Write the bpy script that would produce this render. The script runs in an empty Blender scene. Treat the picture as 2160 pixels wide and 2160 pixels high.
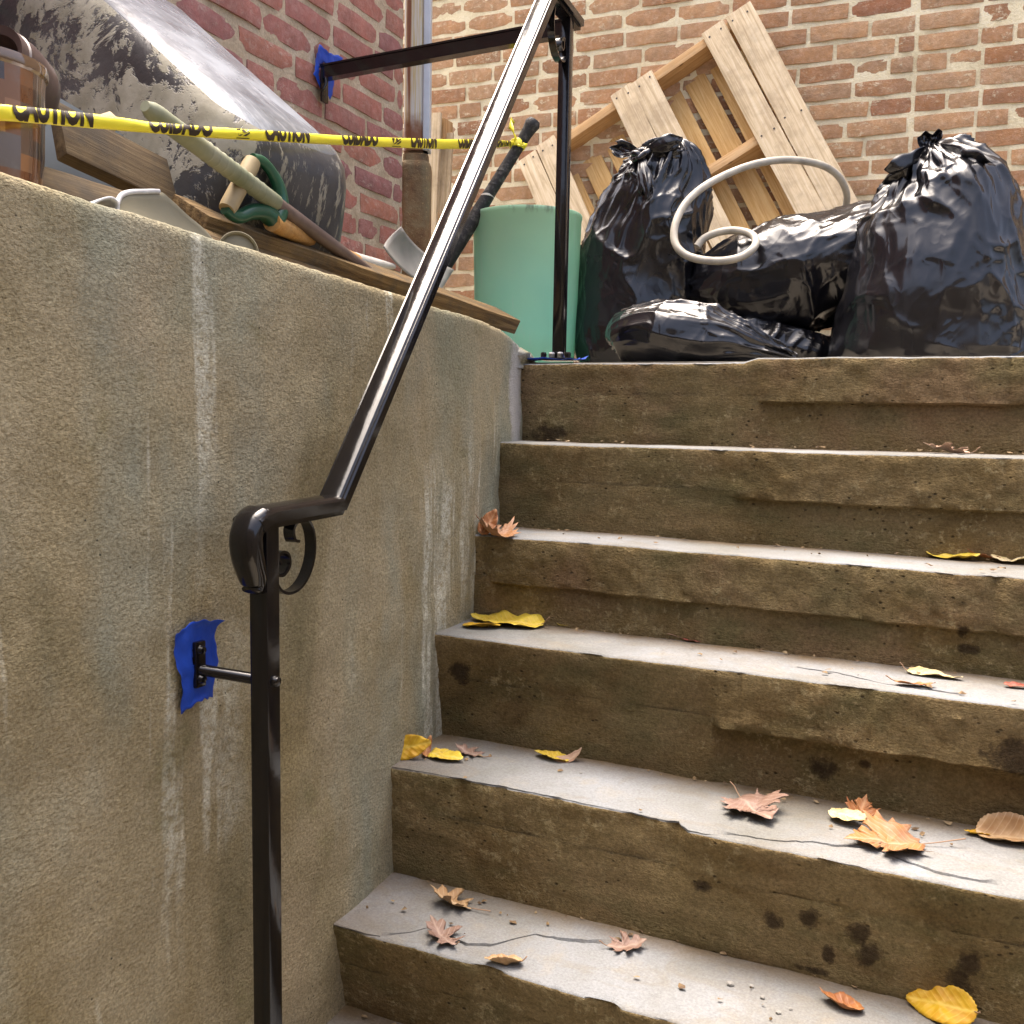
import bpy, bmesh, math, random
import numpy as np
from mathutils import Vector, Matrix, Quaternion

random.seed(7)
rng = np.random.default_rng(7)
SC = bpy.context.scene
COL = SC.collection
R = math.radians

# ------------------------------------------------------------------ camera
CAM = np.array([0.9467, -2.184, -0.1345])
YAW, PITCH, ROLL, FPX = R(-24.596), R(-5.787), R(1.027), 2020.9      # focal length in pixels of a 2160 px wide picture
_f = np.array([math.sin(YAW) * math.cos(PITCH), math.cos(YAW) * math.cos(PITCH), math.sin(PITCH)])
_r0 = np.array([math.cos(YAW), -math.sin(YAW), 0.0])
_u0 = np.cross(_r0, _f)
_r = math.cos(ROLL) * _r0 + math.sin(ROLL) * _u0
_u = -math.sin(ROLL) * _r0 + math.cos(ROLL) * _u0
cd = bpy.data.cameras.new('camera')
cam = bpy.data.objects.new('camera', cd)
COL.objects.link(cam)
cd.sensor_width = 36.0
cd.sensor_height = 36.0
cd.lens = 36.0 * FPX / 2160.0
cd.clip_start = 0.02
cd.clip_end = 500
cam.matrix_world = Matrix(((_r[0], _u[0], -_f[0], CAM[0]), (_r[1], _u[1], -_f[1], CAM[1]), (_r[2], _u[2], -_f[2], CAM[2]), (0, 0, 0, 1)))
SC.camera = cam

# ------------------------------------------------------------------ sky, sun, exposure
SUN_DIR = Vector((-0.22, 0.13, 0.97)).normalized()                    # towards the sun
W = bpy.data.worlds.new('World')
SC.world = W
W.use_nodes = True
wt = W.node_tree
bg = wt.nodes['Background']
sky = wt.nodes.new('ShaderNodeTexSky')
sky.sky_type = 'NISHITA'
sky.sun_disc = False
sky.sun_elevation = math.asin(SUN_DIR.z)
sky.sun_rotation = math.atan2(SUN_DIR.x, SUN_DIR.y)
sky.air_density = 0.7
sky.dust_density = 10.0
sky.ozone_density = 0.0
wt.links.new(sky.outputs[0], bg.inputs[0])
bg.inputs[1].default_value = 0.15
sl = bpy.data.lights.new('sun', 'SUN')
sl.energy = 0.62
sl.angle = R(60)
sl.color = (1.0, 0.95, 0.83)
sun = bpy.data.objects.new('sun', sl)
COL.objects.link(sun)
sun.rotation_euler = SUN_DIR.to_track_quat('Z', 'Y').to_euler()
sun.location = (3, -1, 6)
SC.view_settings.view_transform = 'Standard'
SC.view_settings.look = 'None'
SC.view_settings.gamma = 1.0
SC.view_settings.exposure = 2.1
SC.cycles.max_bounces = 5
SC.cycles.diffuse_bounces = 3
SC.cycles.glossy_bounces = 2
SC.cycles.use_light_tree = False
SC.cycles.transmission_bounces = 2

# ------------------------------------------------------------------ helpers
def at(px, py, ax, val):
    """the point where the sight line through a place in the picture meets the plane ax = val"""
    d = _f + (px - 1080) / FPX * _r - (py - 1080) / FPX * _u
    if ax == 'B':
        t = (BY + BS * CAM[0] - CAM[1]) / (d[1] - BS * d[0])
    else:
        i = 'XYZ'.index(ax)
        t = (val - CAM[i]) / d[i]
    return Vector(CAM + t * d)

def pix(P):
    d = np.array(P, float) - CAM
    return 1080 + FPX * (d @ _r) / (d @ _f), 1080 - FPX * (d @ _u) / (d @ _f)

BY, BS = 1.66, 0.06                                                    # far brick wall: Y = BY + BS * X

_perm = np.random.default_rng(3).permutation(256)
_perm = np.concatenate([_perm, _perm, _perm])
_grad = np.random.default_rng(4).normal(size=(256, 3))
_grad /= np.linalg.norm(_grad, axis=1)[:, None]
def pnoise(P):
    P = np.asarray(P, float)
    I = np.floor(P).astype(int)
    F = P - I
    U = F * F * F * (F * (F * 6 - 15) + 10)
    I &= 255
    out = 0
    for dx in (0, 1):
        for dy in (0, 1):
            for dz in (0, 1):
                h = _perm[_perm[_perm[I[..., 0] + dx] + I[..., 1] + dy] + I[..., 2] + dz] & 255
                g = _grad[h]
                D = F - np.array([dx, dy, dz])
                w = (U[..., 0] if dx else 1 - U[..., 0]) * (U[..., 1] if dy else 1 - U[..., 1]) * (U[..., 2] if dz else 1 - U[..., 2])
                out = out + w * (g * D).sum(-1)
    return out * 1.5
def fbm(P, scale, octs=4, gain=0.5):
    P = np.asarray(P, float) * scale
    s, a = 0, 1.0
    for o in range(octs):
        s = s + a * pnoise(P + 17.3 * o)
        P = P * 2.03
        a *= gain
    return s

def tag(o, label=None, cat=None, group=None, kind=None):
    for k, v in (('label', label), ('category', cat), ('group', group), ('kind', kind)):
        if v:
            o[k] = v
    return o
def empty(name, loc=(0, 0, 0)):
    o = bpy.data.objects.new(name, None)
    o.location = loc
    o.empty_display_size = 0.05
    COL.objects.link(o)
    return o
def thing(name, label, cat, loc=(0, 0, 0), group=None, kind=None):
    return tag(empty(name, loc), label, cat, group, kind)
def link(name, me, mats, parent=None, smooth=None, world=True):
    """one mesh object; vertices are in world space even when it is a child of an Empty"""
    o = bpy.data.objects.new(name, me)
    COL.objects.link(o)
    if not isinstance(mats, (list, tuple)):
        mats = [mats]
    if not me.materials:
        for m in mats:
            me.materials.append(m)
    if smooth is not None:
        me.polygons.foreach_set('use_smooth', [smooth] * len(me.polygons))
    if parent is not None:
        o.parent = parent
        if world:
            o.matrix_parent_inverse = world_of(parent).inverted()
    return o
def world_of(o):
    m = o.matrix_basis.copy()
    if o.parent:
        m = world_of(o.parent) @ o.matrix_parent_inverse @ m
    return m
def mesh(name, V, F, mats, parent=None, smooth=False, fm=None):
    me = bpy.data.meshes.new(name)
    me.from_pydata([tuple(v) for v in V], [], [tuple(f) for f in F])
    if fm is not None:
        for m in (mats if isinstance(mats, (list, tuple)) else [mats]):
            me.materials.append(m)
        me.polygons.foreach_set('material_index', list(fm))
    me.update()
    return link(name, me, mats, parent, smooth)
def from_bm(name, bm, mats, parent=None, smooth=False):
    bmesh.ops.recalc_face_normals(bm, faces=bm.faces)
    me = bpy.data.meshes.new(name)
    bm.to_mesh(me)
    bm.free()
    return link(name, me, mats, parent, smooth)
def grid_faces(nu, nv, wrap_u=False):
    """vertex index = j * nu + i"""
    F = []
    for j in range(nv - 1):
        for i in range(nu if wrap_u else nu - 1):
            i2 = (i + 1) % nu
            F.append((j * nu + i, j * nu + i2, (j + 1) * nu + i2, (j + 1) * nu + i))
    return F
def soft(o, angle=35):
    """smooth shading with hard edges kept"""
    me = o.data
    me.polygons.foreach_set('use_smooth', [True] * len(me.polygons))
    me.set_sharp_from_angle(angle=R(angle))
    return o
def box(name, size, M, mat, parent=None, bev=0.003, seg=2, jit=0.0, cuts=0):
    bm = bmesh.new()
    bmesh.ops.create_cube(bm, size=1)
    bmesh.ops.scale(bm, vec=size, verts=bm.verts)
    if bev:
        bmesh.ops.bevel(bm, geom=bm.edges[:], offset=bev, segments=seg, affect='EDGES', profile=0.6)
    if cuts:
        ax = max(range(3), key=lambda i: size[i])
        ee = [e for e in bm.edges if abs((e.verts[0].co - e.verts[1].co)[ax]) > size[ax] * 0.5]
        bmesh.ops.subdivide_edges(bm, edges=ee, cuts=cuts, use_grid_fill=True)
    if jit:
        co = np.array([v.co for v in bm.verts])
        s = random.random() * 50
        for k in range(3):
            d = fbm(co + s + 9 * k, 5.0, 3) * jit
            for v, x in zip(bm.verts, d):
                v.co[k] += x
    bmesh.ops.transform(bm, matrix=M, verts=bm.verts)
    return soft(from_bm(name, bm, mat, parent), 40)
def frame(o, x, y=None, z=None):
    """matrix with the given x axis and (approximate) z or y axis, at o"""
    x = Vector(x).normalized()
    if z is not None:
        z = Vector(z)
        y = z.cross(x).normalized()
        z = x.cross(y)
    else:
        y = Vector(y)
        z = x.cross(y).normalized()
        y = z.cross(x)
    return Matrix(((x[0], y[0], z[0], o[0]), (x[1], y[1], z[1], o[1]), (x[2], y[2], z[2], o[2]), (0, 0, 0, 1)))
def spline(pts, n):
    """Catmull-Rom through pts, n samples"""
    P = np.array([list(p) for p in pts], float)
    P = np.vstack([2 * P[0] - P[1], P, 2 * P[-1] - P[-2]])
    m = len(P) - 3
    out = []
    for k in range(n):
        t = k / (n - 1) * m
        i = min(int(t), m - 1)
        t -= i
        a, b, c, d = P[i], P[i + 1], P[i + 2], P[i + 3]
        out.append(0.5 * ((2 * b) + (c - a) * t + (2 * a - 5 * b + 4 * c - d) * t * t + (3 * b - a - 3 * c + d) * t ** 3))
    return np.array(out)
def tube_geo(path, radius, seg=10, caps=True):
    P = np.array([list(p) for p in path], float)
    n = len(P)
    rad = np.broadcast_to(np.asarray(radius, float), (n,))
    T = np.gradient(P, axis=0)
    T /= np.linalg.norm(T, axis=1)[:, None]
    up = np.array([0, 0, 1.0]) if abs(T[0][2]) < 0.9 else np.array([1.0, 0, 0])
    V = []
    a = up - T[0] * (up @ T[0])
    a /= np.linalg.norm(a)
    for k in range(n):
        a = a - T[k] * (a @ T[k])
        a /= np.linalg.norm(a)
        b = np.cross(T[k], a)
        for i in range(seg):
            th = 2 * math.pi * i / seg
            V.append(P[k] + rad[k] * (math.cos(th) * a + math.sin(th) * b))
    F = grid_faces(seg, n, True)
    if caps:
        F.append(tuple(range(seg))[::-1])
        F.append(tuple((n - 1) * seg + i for i in range(seg)))
    return V, F
def tube(name, path, radius, mat, parent=None, seg=10, caps=True):
    V, F = tube_geo(path, radius, seg, caps)
    return soft(mesh(name, V, F, mat, parent, True), 50)
def sweep(name, path, prof, side, mat, parent=None, ang=30):
    """sweep a closed profile [(across, up)] along a polyline with mitred corners; side is the fixed across direction"""
    P = [Vector(p) for p in path]
    S = Vector(side).normalized()
    V = []
    for k in range(len(P)):
        t0 = (P[k] - P[k - 1]).normalized() if k else (P[1] - P[0]).normalized()
        t1 = (P[k + 1] - P[k]).normalized() if k < len(P) - 1 else t0
        t = (t0 + t1).normalized()
        upv = S.cross(t)
        if upv.z < 0 and abs(upv.z) > 0.2:
            upv = -upv
        upv.normalize()
        c = max(0.4, t.dot(t1))
        for (a, b) in prof:
            V.append(P[k] + S * a + upv * (b / c))
    n = len(prof)
    F = grid_faces(n, len(P), True)
    F.append(tuple(range(n))[::-1])
    F.append(tuple((len(P) - 1) * n + i for i in range(n)))
    o = mesh(name, V, F, mat, parent, True)
    bm = bmesh.new()
    bm.from_mesh(o.data)
    bmesh.ops.recalc_face_normals(bm, faces=bm.faces)
    bm.to_mesh(o.data)
    bm.free()
    return soft(o, ang)
def lathe(name, prof, M, mat, parent=None, seg=48, ang=40, close=False):
    V = []
    for (r, z) in prof:
        for i in range(seg):
            th = 2 * math.pi * i / seg
            V.append(M @ Vector((r * math.cos(th), r * math.sin(th), z)))
    F = grid_faces(seg, len(prof), True)
    if close:
        F.append(tuple(range(seg))[::-1])
    o = mesh(name, V, F, mat, parent, True)
    return soft(o, ang)

# ------------------------------------------------------------------ materials
class NT:
    def __init__(s, name):
        s.m = bpy.data.materials.new(name)
        s.m.use_nodes = True
        s.t = s.m.node_tree
        s.b = s.t.nodes['Principled BSDF']
        s._pos = s._obj = s._info = None
    def nd(s, typ, **kw):
        n = s.t.nodes.new(typ)
        for k, v in kw.items():
            setattr(n, k, v)
        return n
    def put(s, sock, v):
        if isinstance(v, bpy.types.NodeSocket):
            s.t.links.new(v, sock)
        elif isinstance(v, (tuple, list)) and len(v) == 3 and sock.type == 'RGBA':
            sock.default_value = (*v, 1)
        else:
            sock.default_value = v
    @property
    def pos(s):
        if s._pos is None:
            s._pos = s.nd('ShaderNodeNewGeometry').outputs['Position']
        return s._pos
    @property
    def obj(s):
        if s._obj is None:
            s._obj = s.nd('ShaderNodeTexCoord').outputs['Object']
        return s._obj
    @property
    def rnd(s):
        if s._info is None:
            s._info = s.nd('ShaderNodeObjectInfo').outputs['Random']
        return s._info
    def scaled(s, sc, vec=None, loc=(0, 0, 0), rot=(0, 0, 0)):
        n = s.nd('ShaderNodeMapping')
        s.put(n.inputs['Vector'], vec or s.pos)
        n.inputs['Scale'].default_value = sc
        n.inputs['Location'].default_value = loc
        n.inputs['Rotation'].default_value = rot
        return n.outputs[0]
    def noise(s, scale, detail=4, rough=0.55, vec=None, dist=0.0, out=0):
        n = s.nd('ShaderNodeTexNoise')
        s.put(n.inputs['Vector'], vec or s.pos)
        s.put(n.inputs['Scale'], scale)
        n.inputs['Detail'].default_value = detail
        n.inputs['Roughness'].default_value = rough
        n.inputs['Distortion'].default_value = dist
        return n.outputs[out]
    def voro(s, scale, vec=None, feature='F1', out='Distance', rand=1.0):
        n = s.nd('ShaderNodeTexVoronoi', feature=feature)
        s.put(n.inputs['Vector'], vec or s.pos)
        n.inputs['Scale'].default_value = scale
        n.inputs['Randomness'].default_value = rand
        return n.outputs[out]
    def ramp(s, fac, stops, interp='LINEAR'):
        n = s.nd('ShaderNodeValToRGB')
        s.put(n.inputs[0], fac)
        cr = n.color_ramp
        cr.interpolation = interp
        while len(cr.elements) < len(stops):
            cr.elements.new(0.5)
        for e, (p, c) in zip(cr.elements, stops):
            e.position = p
            e.color = (*c, 1) if isinstance(c, (tuple, list)) else (c, c, c, 1)
        return n.outputs[0]
    def mix(s, fac, a, b, mode='MIX'):
        n = s.nd('ShaderNodeMix', data_type='RGBA', blend_type=mode)
        s.put(n.inputs[0], fac)
        s.put(n.inputs[6], a)
        s.put(n.inputs[7], b)
        return n.outputs[2]
    def math(s, op, a, b=0.0, c=None, clamp=False):
        n = s.nd('ShaderNodeMath', operation=op, use_clamp=clamp)
        s.put(n.inputs[0], a)
        s.put(n.inputs[1], b)
        if c is not None:
            s.put(n.inputs[2], c)
        return n.outputs[0]
    def sep(s, vec):
        n = s.nd('ShaderNodeSeparateXYZ')
        s.put(n.inputs[0], vec)
        return n.outputs
    def hsv(s, col, h=0.5, sa=1.0, v=1.0):
        n = s.nd('ShaderNodeHueSaturation')
        s.put(n.inputs['Hue'], h)
        s.put(n.inputs['Saturation'], sa)
        s.put(n.inputs['Value'], v)
        s.put(n.inputs['Color'], col)
        return n.outputs[0]
    def bump(s, h, strength=0.5, dist=0.01, normal=None):
        n = s.nd('ShaderNodeBump')
        n.inputs['Strength'].default_value = strength
        n.inputs['Distance'].default_value = dist
        s.put(n.inputs['Height'], h)
        if normal is not None:
            s.put(n.inputs['Normal'], normal)
        return n.outputs[0]
    def spot(s, c, rad, warp=1.1):
        """soft-edged round mask about a world point c with three radii, edge warped by noise"""
        n = s.nd('ShaderNodeVectorMath', operation='SUBTRACT')
        s.put(n.inputs[0], s.pos)
        n.inputs[1].default_value = c
        d = s.nd('ShaderNodeVectorMath', operation='DIVIDE')
        s.put(d.inputs[0], n.outputs[0])
        d.inputs[1].default_value = rad
        l = s.nd('ShaderNodeVectorMath', operation='LENGTH')
        s.put(l.inputs[0], d.outputs[0])
        w = s.math('MULTIPLY_ADD', s.noise(38, 4, 0.7), warp * 2, s.math('SUBTRACT', l.outputs['Value'], warp))
        return s.ramp(w, [(0.55, 1.0), (0.85, 0.55), (1.0, 0.0)])
    def done(s, col, rough=0.6, normal=None, spec=0.5, metal=0.0, **kw):
        s.put(s.b.inputs['Base Color'], col)
        s.put(s.b.inputs['Roughness'], rough)
        s.put(s.b.inputs['Metallic'], metal)
        s.put(s.b.inputs['Specular IOR Level'], spec)
        if normal is not None:
            s.put(s.b.inputs['Normal'], normal)
        for k, v in kw.items():
            s.put(s.b.inputs[k.replace('_', ' ')], v)
        return s.m
def plain(name, col, rough=0.5, spec=0.5, metal=0.0, grime=0.0, bumpy=0.0, scale=40, **kw):
    t = NT(name)
    c = col
    if grime:
        c = t.mix(t.ramp(t.noise(scale, 5), [(0.35, 0.0), (0.7, grime)]), col, tuple(x * 0.35 for x in col))
    nrm = t.bump(t.noise(scale * 3, 4), bumpy, 0.004) if bumpy else None
    return t.done(c, rough, nrm, spec, metal, **kw)

# stucco of the retaining wall
t = NT('stucco')
big = t.noise(1.9, 4, 0.62, t.scaled((1, 1, 0.6)), 0.8)
col = t.ramp(big, [(0.28, (0.155, 0.130, 0.068)), (0.40, (0.276, 0.228, 0.132)), (0.52, (0.332, 0.282, 0.178)), (0.66, (0.248, 0.232, 0.152)), (0.78, (0.182, 0.177, 0.112))])
blue = t.ramp(t.noise(2.6, 4, 0.62, t.scaled((1, 1, 0.4), loc=(3, 1, 7))), [(0.48, 0.0), (0.64, 0.72)])
col = t.mix(blue, col, (0.240, 0.268, 0.222))
och = t.ramp(t.noise(3.4, 4, 0.65, t.scaled((1, 1, 0.5), loc=(9, 4, 2))), [(0.52, 0.0), (0.70, 0.75)])
col = t.mix(och, col, (0.245, 0.188, 0.085))
pnk = t.ramp(t.noise(2.9, 3, 0.6, t.scaled((1, 1, 0.7), loc=(2, 7, 9))), [(0.55, 0.0), (0.72, 0.6)])
col = t.mix(pnk, col, (0.355, 0.285, 0.185))
stv = t.noise(9, 4, 0.65, t.scaled((1, 1, 0.09), loc=(1, 5, 3)))
msk = t.noise(2.2, 3, 0.6, t.scaled((1, 1, 0.8), loc=(4, 8, 1)))
stm = t.math('MULTIPLY', t.ramp(stv, [(0.54, 0.0), (0.59, 1.0)]), t.ramp(msk, [(0.43, 0.0), (0.53, 0.95)]))
stm = t.math('MULTIPLY', stm, t.ramp(t.noise(70, 3, 0.75), [(0.36, 0.1), (0.54, 1.0)]))
col = t.mix(t.math('MULTIPLY', stm, 0.7), col, (0.58, 0.57, 0.47))
mossy = t.ramp(t.noise(6, 4, 0.7, t.scaled((1, 1, 1), loc=(6, 2, 5))), [(0.60, 0.0), (0.76, 0.65)])
col = t.mix(mossy, col, (0.16, 0.145, 0.060))
spk = t.noise(210, 2, 0.7)
col = t.mix(0.68, col, t.ramp(spk, [(0.30, (0.30, 0.285, 0.26)), (0.5, (0.5, 0.5, 0.5)), (0.70, (0.71, 0.71, 0.70))]), 'OVERLAY')
dots = t.ramp(t.voro(60), [(0.06, 1.0), (0.11, 0.0)])
dsel = t.ramp(t.noise(9, 2), [(0.54, 0.0), (0.60, 1.0)])
col = t.mix(t.math('MULTIPLY', dots, dsel), col, (0.04, 0.036, 0.028))
h = t.math('ADD', t.math('MULTIPLY', t.noise(190, 3, 0.7, t.scaled((1, 0.8, 1.25))), 0.8), t.math('MULTIPLY', t.noise(60, 3), 0.7))
lil = t.spot((-0.035, -0.045, -0.10), (0.10, 0.055, 0.17), 0.5)
col = t.mix(t.math('MULTIPLY', lil, 0.75), col, (0.50, 0.47, 0.45))
MAT_STUCCO = t.done(col, 0.93, t.bump(h, 0.85, 0.007), 0.2)
t = NT('light_cutting_masonry')
MAT_LIGHT_CUT = t.done(t.ramp(t.noise(5, 4), [(0.3, (0.13, 0.11, 0.085)), (0.7, (0.22, 0.19, 0.15))]), 0.9, t.bump(t.noise(60, 3), 0.5, 0.01), 0.2)  # dark tone chosen to cut bounce light and reflections in the stairwell

# worn pale tread tops
t = NT('worn_concrete_tread')
col = t.ramp(t.noise(3.5, 5, 0.6), [(0.3, (0.158, 0.156, 0.138)), (0.5, (0.212, 0.217, 0.216)), (0.7, (0.252, 0.267, 0.285))])
col = t.mix(t.ramp(t.noise(14, 4, 0.65), [(0.55, 0.0), (0.75, 0.5)]), col, (0.25, 0.215, 0.15))
att = t.nd('ShaderNodeAttribute', attribute_name='soil')
soil = t.math('MULTIPLY', att.outputs['Fac'], t.ramp(t.noise(9, 4, 0.65), [(0.3, 0.35), (0.6, 1.0)]))
wm = t.noise(5.5, 5, 0.6, t.scaled((1, 1.6, 1), loc=(3, 2, 8)), 0.7)
col = t.mix(t.ramp(wm, [(0.50, 0.0), (0.56, 0.35), (0.60, 0.1), (0.75, 0.45)]), col, (0.185, 0.16, 0.12))
col = t.mix(soil, col, (0.165, 0.112, 0.056))
col = t.mix(0.5, col, t.ramp(t.noise(230, 3, 0.7), [(0.3, 0.33), (0.7, 0.67)]), 'OVERLAY')
col = t.mix(t.math('MULTIPLY', t.ramp(t.voro(75), [(0.06, 0.8), (0.12, 0.0)]), t.ramp(t.noise(13, 2), [(0.5, 0.0), (0.6, 1.0)])), col, (0.13, 0.12, 0.10))
h = t.math('ADD', t.noise(150, 4, 0.8), t.math('MULTIPLY', t.noise(30, 3), 0.4))
MAT_TREAD = t.done(col, 0.85, t.bump(h, 0.6, 0.005), 0.25)

# soil-stained riser faces, with damp blotches
def riser_mat(name, rough_bump, reddish=0.0, spots=()):
    t = NT(name)
    col = t.ramp(t.noise(3.6, 5, 0.66, None, 0.7), [(0.28, (0.114, 0.076, 0.031)), (0.42, (0.208, 0.147, 0.064)), (0.55, (0.252, 0.188, 0.091)), (0.72, (0.168, 0.129, 0.056))])
    if reddish:
        col = t.mix(t.ramp(t.noise(6, 4), [(0.45, 0.0), (0.65, reddish)]), col, (0.27, 0.15, 0.10))
    gr = t.ramp(t.noise(5, 4, 0.6, t.scaled((1, 1, 2), loc=(2, 9, 4))), [(0.50, 0.0), (0.70, 0.7)])
    col = t.mix(gr, col, (0.132, 0.118, 0.053))
    pale = t.math('MULTIPLY', t.ramp(t.noise(48, 4, 0.75), [(0.55, 0.0), (0.64, 0.9)]), t.ramp(t.noise(5, 3, 0.5, t.scaled((1, 1, 1), loc=(5, 5, 5))), [(0.44, 0.0), (0.58, 1.0)]))
    col = t.mix(pale, col, (0.36, 0.29, 0.155))
    pits = t.math('MULTIPLY', t.ramp(t.voro(60, t.scaled((0.8, 1, 1.2))), [(0.10, 1.0), (0.20, 0.0)]), t.ramp(t.noise(8, 3), [(0.50, 0.0), (0.58, 0.9)]))
    col = t.mix(pits, col, (0.05, 0.035, 0.018))
    for c, r in spots:
        col = t.mix(t.math('MULTIPLY', t.spot(c, r), 0.85), col, (0.040, 0.026, 0.015))
    col = t.mix(0.75, col, t.ramp(t.noise(170, 3, 0.75), [(0.28, 0.26), (0.72, 0.74)]), 'OVERLAY')
    h = t.math('ADD', t.noise(95, 5, 0.75, t.scaled((0.7, 1, 1.5))), t.math('MULTIPLY', t.noise(260, 2, 0.7), 0.5))
    h = t.math('SUBTRACT', h, t.math('MULTIPLY', pits, 0.6))
    return t.done(col, 0.92, t.bump(h, rough_bump, 0.016), 0.15)

# ---- stair numbers: tread heights, nosing lines, riser foot lines (Y), wall face offsets
TZ = [0.0, -0.1968, -0.3956, -0.5790, -0.7991, -1.0095, -1.1774, -1.3700]
TY = [0.0, -0.1694, -0.3370, -0.5045, -0.6966, -0.8858, -1.0629, -1.2600]
TB = [1.7, 0.0072, -0.1638, -0.3313, -0.4779, -0.6695, -0.8350, -1.0500]
def wall_x(y):
    return float(np.interp(y, [-1.6, -1.17, -0.886, -0.697, -0.504, -0.337, -0.169, 0.0, 0.2], [0.03, 0.026, 0.024, 0.020, 0.012, 0.012, -0.012, -0.036, -0.045]))

def spots_on(n, L):
    out = []
    for px, py, rx, rz in L:
        p = at(px, py, 'Y', TY[n] + 0.01)
        dpt = (Vector(p) - Vector(CAM)).length / FPX
        out.append(((p.x, p.y, p.z), (rx * dpt, 0.15, rz * dpt)))
    return out
RISER_SPOTS = {
    0: spots_on(0, [(1165, 918, 45, 26)]),
    2: spots_on(2, [(2030, 1335, 14, 18), (2045, 1372, 22, 12)]),
    3: spots_on(3, [(1732, 1634, 30, 24), (972, 1418, 26, 26), (1822, 1622, 14, 10), (2150, 1600, 60, 40)]),
    4: spots_on(4, [(1628, 1943, 20, 20), (1708, 1935, 20, 24), (1812, 1968, 22, 32), (1832, 2015, 24, 28), (1746, 2018, 12, 22), (2045, 2032, 22, 30), (2022, 2072, 24, 24), (1482, 1868, 22, 16), (1715, 2052, 34, 9)]),
}
MAT_RISER = [riser_mat('riser_face', 0.9 if i in (0, 1, 2, 3) else 0.75, 0.30 if i in (0, 2) else 0.1, RISER_SPOTS.get(i, ())) for i in range(8)]

def brick_mat(name, stops, lime, limecol, bumps):
    t = NT(name)
    base = t.ramp(t.rnd, stops)
    n1 = t.noise(16, 5, 0.65)
    col = t.mix(t.ramp(n1, [(0.35, 0.0), (0.65, 0.7)]), base, t.hsv(base, 0.505, 0.85, 0.62))
    col = t.mix(t.ramp(t.noise(55, 5, 0.7), [(0.45, 0.0), (0.75, 0.5)]), col, t.hsv(base, 0.5, 0.7, 1.4))
    lm = t.math('MULTIPLY', t.ramp(t.noise(34, 6, 0.75, t.scaled((1, 1, 1.4), loc=(3, 3, 3))), [(0.55, 0.0), (0.66, 0.85)]), t.ramp(t.noise(2.4, 3, 0.5, t.scaled((1, 1, 1), loc=(7, 7, 1))), [(0.36, 0.15), (0.58, lime)]))
    col = t.mix(lm, col, limecol)
    drk = t.ramp(t.voro(70), [(0.04, 0.8), (0.09, 0.0)])
    col = t.mix(drk, col, (0.05, 0.03, 0.025))
    h = t.math('ADD', t.noise(60, 6, 0.7), t.math('MULTIPLY', t.noise(260, 3, 0.6), 0.4))
    h = t.math('ADD', h, t.math('MULTIPLY', lm, 0.35))
    return t.done(col, 0.85, t.bump(h, bumps, 0.006), 0.3)
MAT_BRICK_FAR = brick_mat('weathered_orange_brick', [(0.0, (0.35, 0.165, 0.074)), (0.2, (0.45, 0.240, 0.112)), (0.45, (0.51, 0.290, 0.140)), (0.7, (0.45, 0.268, 0.140)), (0.9, (0.39, 0.215, 0.104)), (1.0, (0.33, 0.130, 0.060))], 1.0, (0.76, 0.68, 0.49), 0.8)
MAT_BRICK_SIDE = brick_mat('mauve_red_brick', [(0.0, (0.34, 0.125, 0.098)), (0.35, (0.39, 0.152, 0.118)), (0.6, (0.34, 0.138, 0.120)), (0.8, (0.27, 0.118, 0.124)), (1.0, (0.41, 0.165, 0.112))], 0.55, (0.52, 0.45, 0.39), 0.6)
def mortar_mat(name, c0, c1, c2):
    t = NT(name)
    col = t.ramp(t.noise(9, 5, 0.65), [(0.3, c0), (0.5, c1), (0.7, c2)])
    col = t.mix(0.5, col, t.ramp(t.noise(150, 3, 0.7), [(0.3, 0.33), (0.7, 0.66)]), 'OVERLAY')
    return t.done(col, 0.95, t.bump(t.noise(110, 5, 0.7), 0.8, 0.006), 0.15)
MAT_MORTAR_FAR = mortar_mat('lime_mortar', (0.62, 0.54, 0.35), (0.76, 0.68, 0.47), (0.82, 0.75, 0.55))
MAT_MORTAR_SIDE = mortar_mat('grey_mortar', (0.34, 0.27, 0.19), (0.46, 0.38, 0.28), (0.54, 0.46, 0.36))

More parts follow.
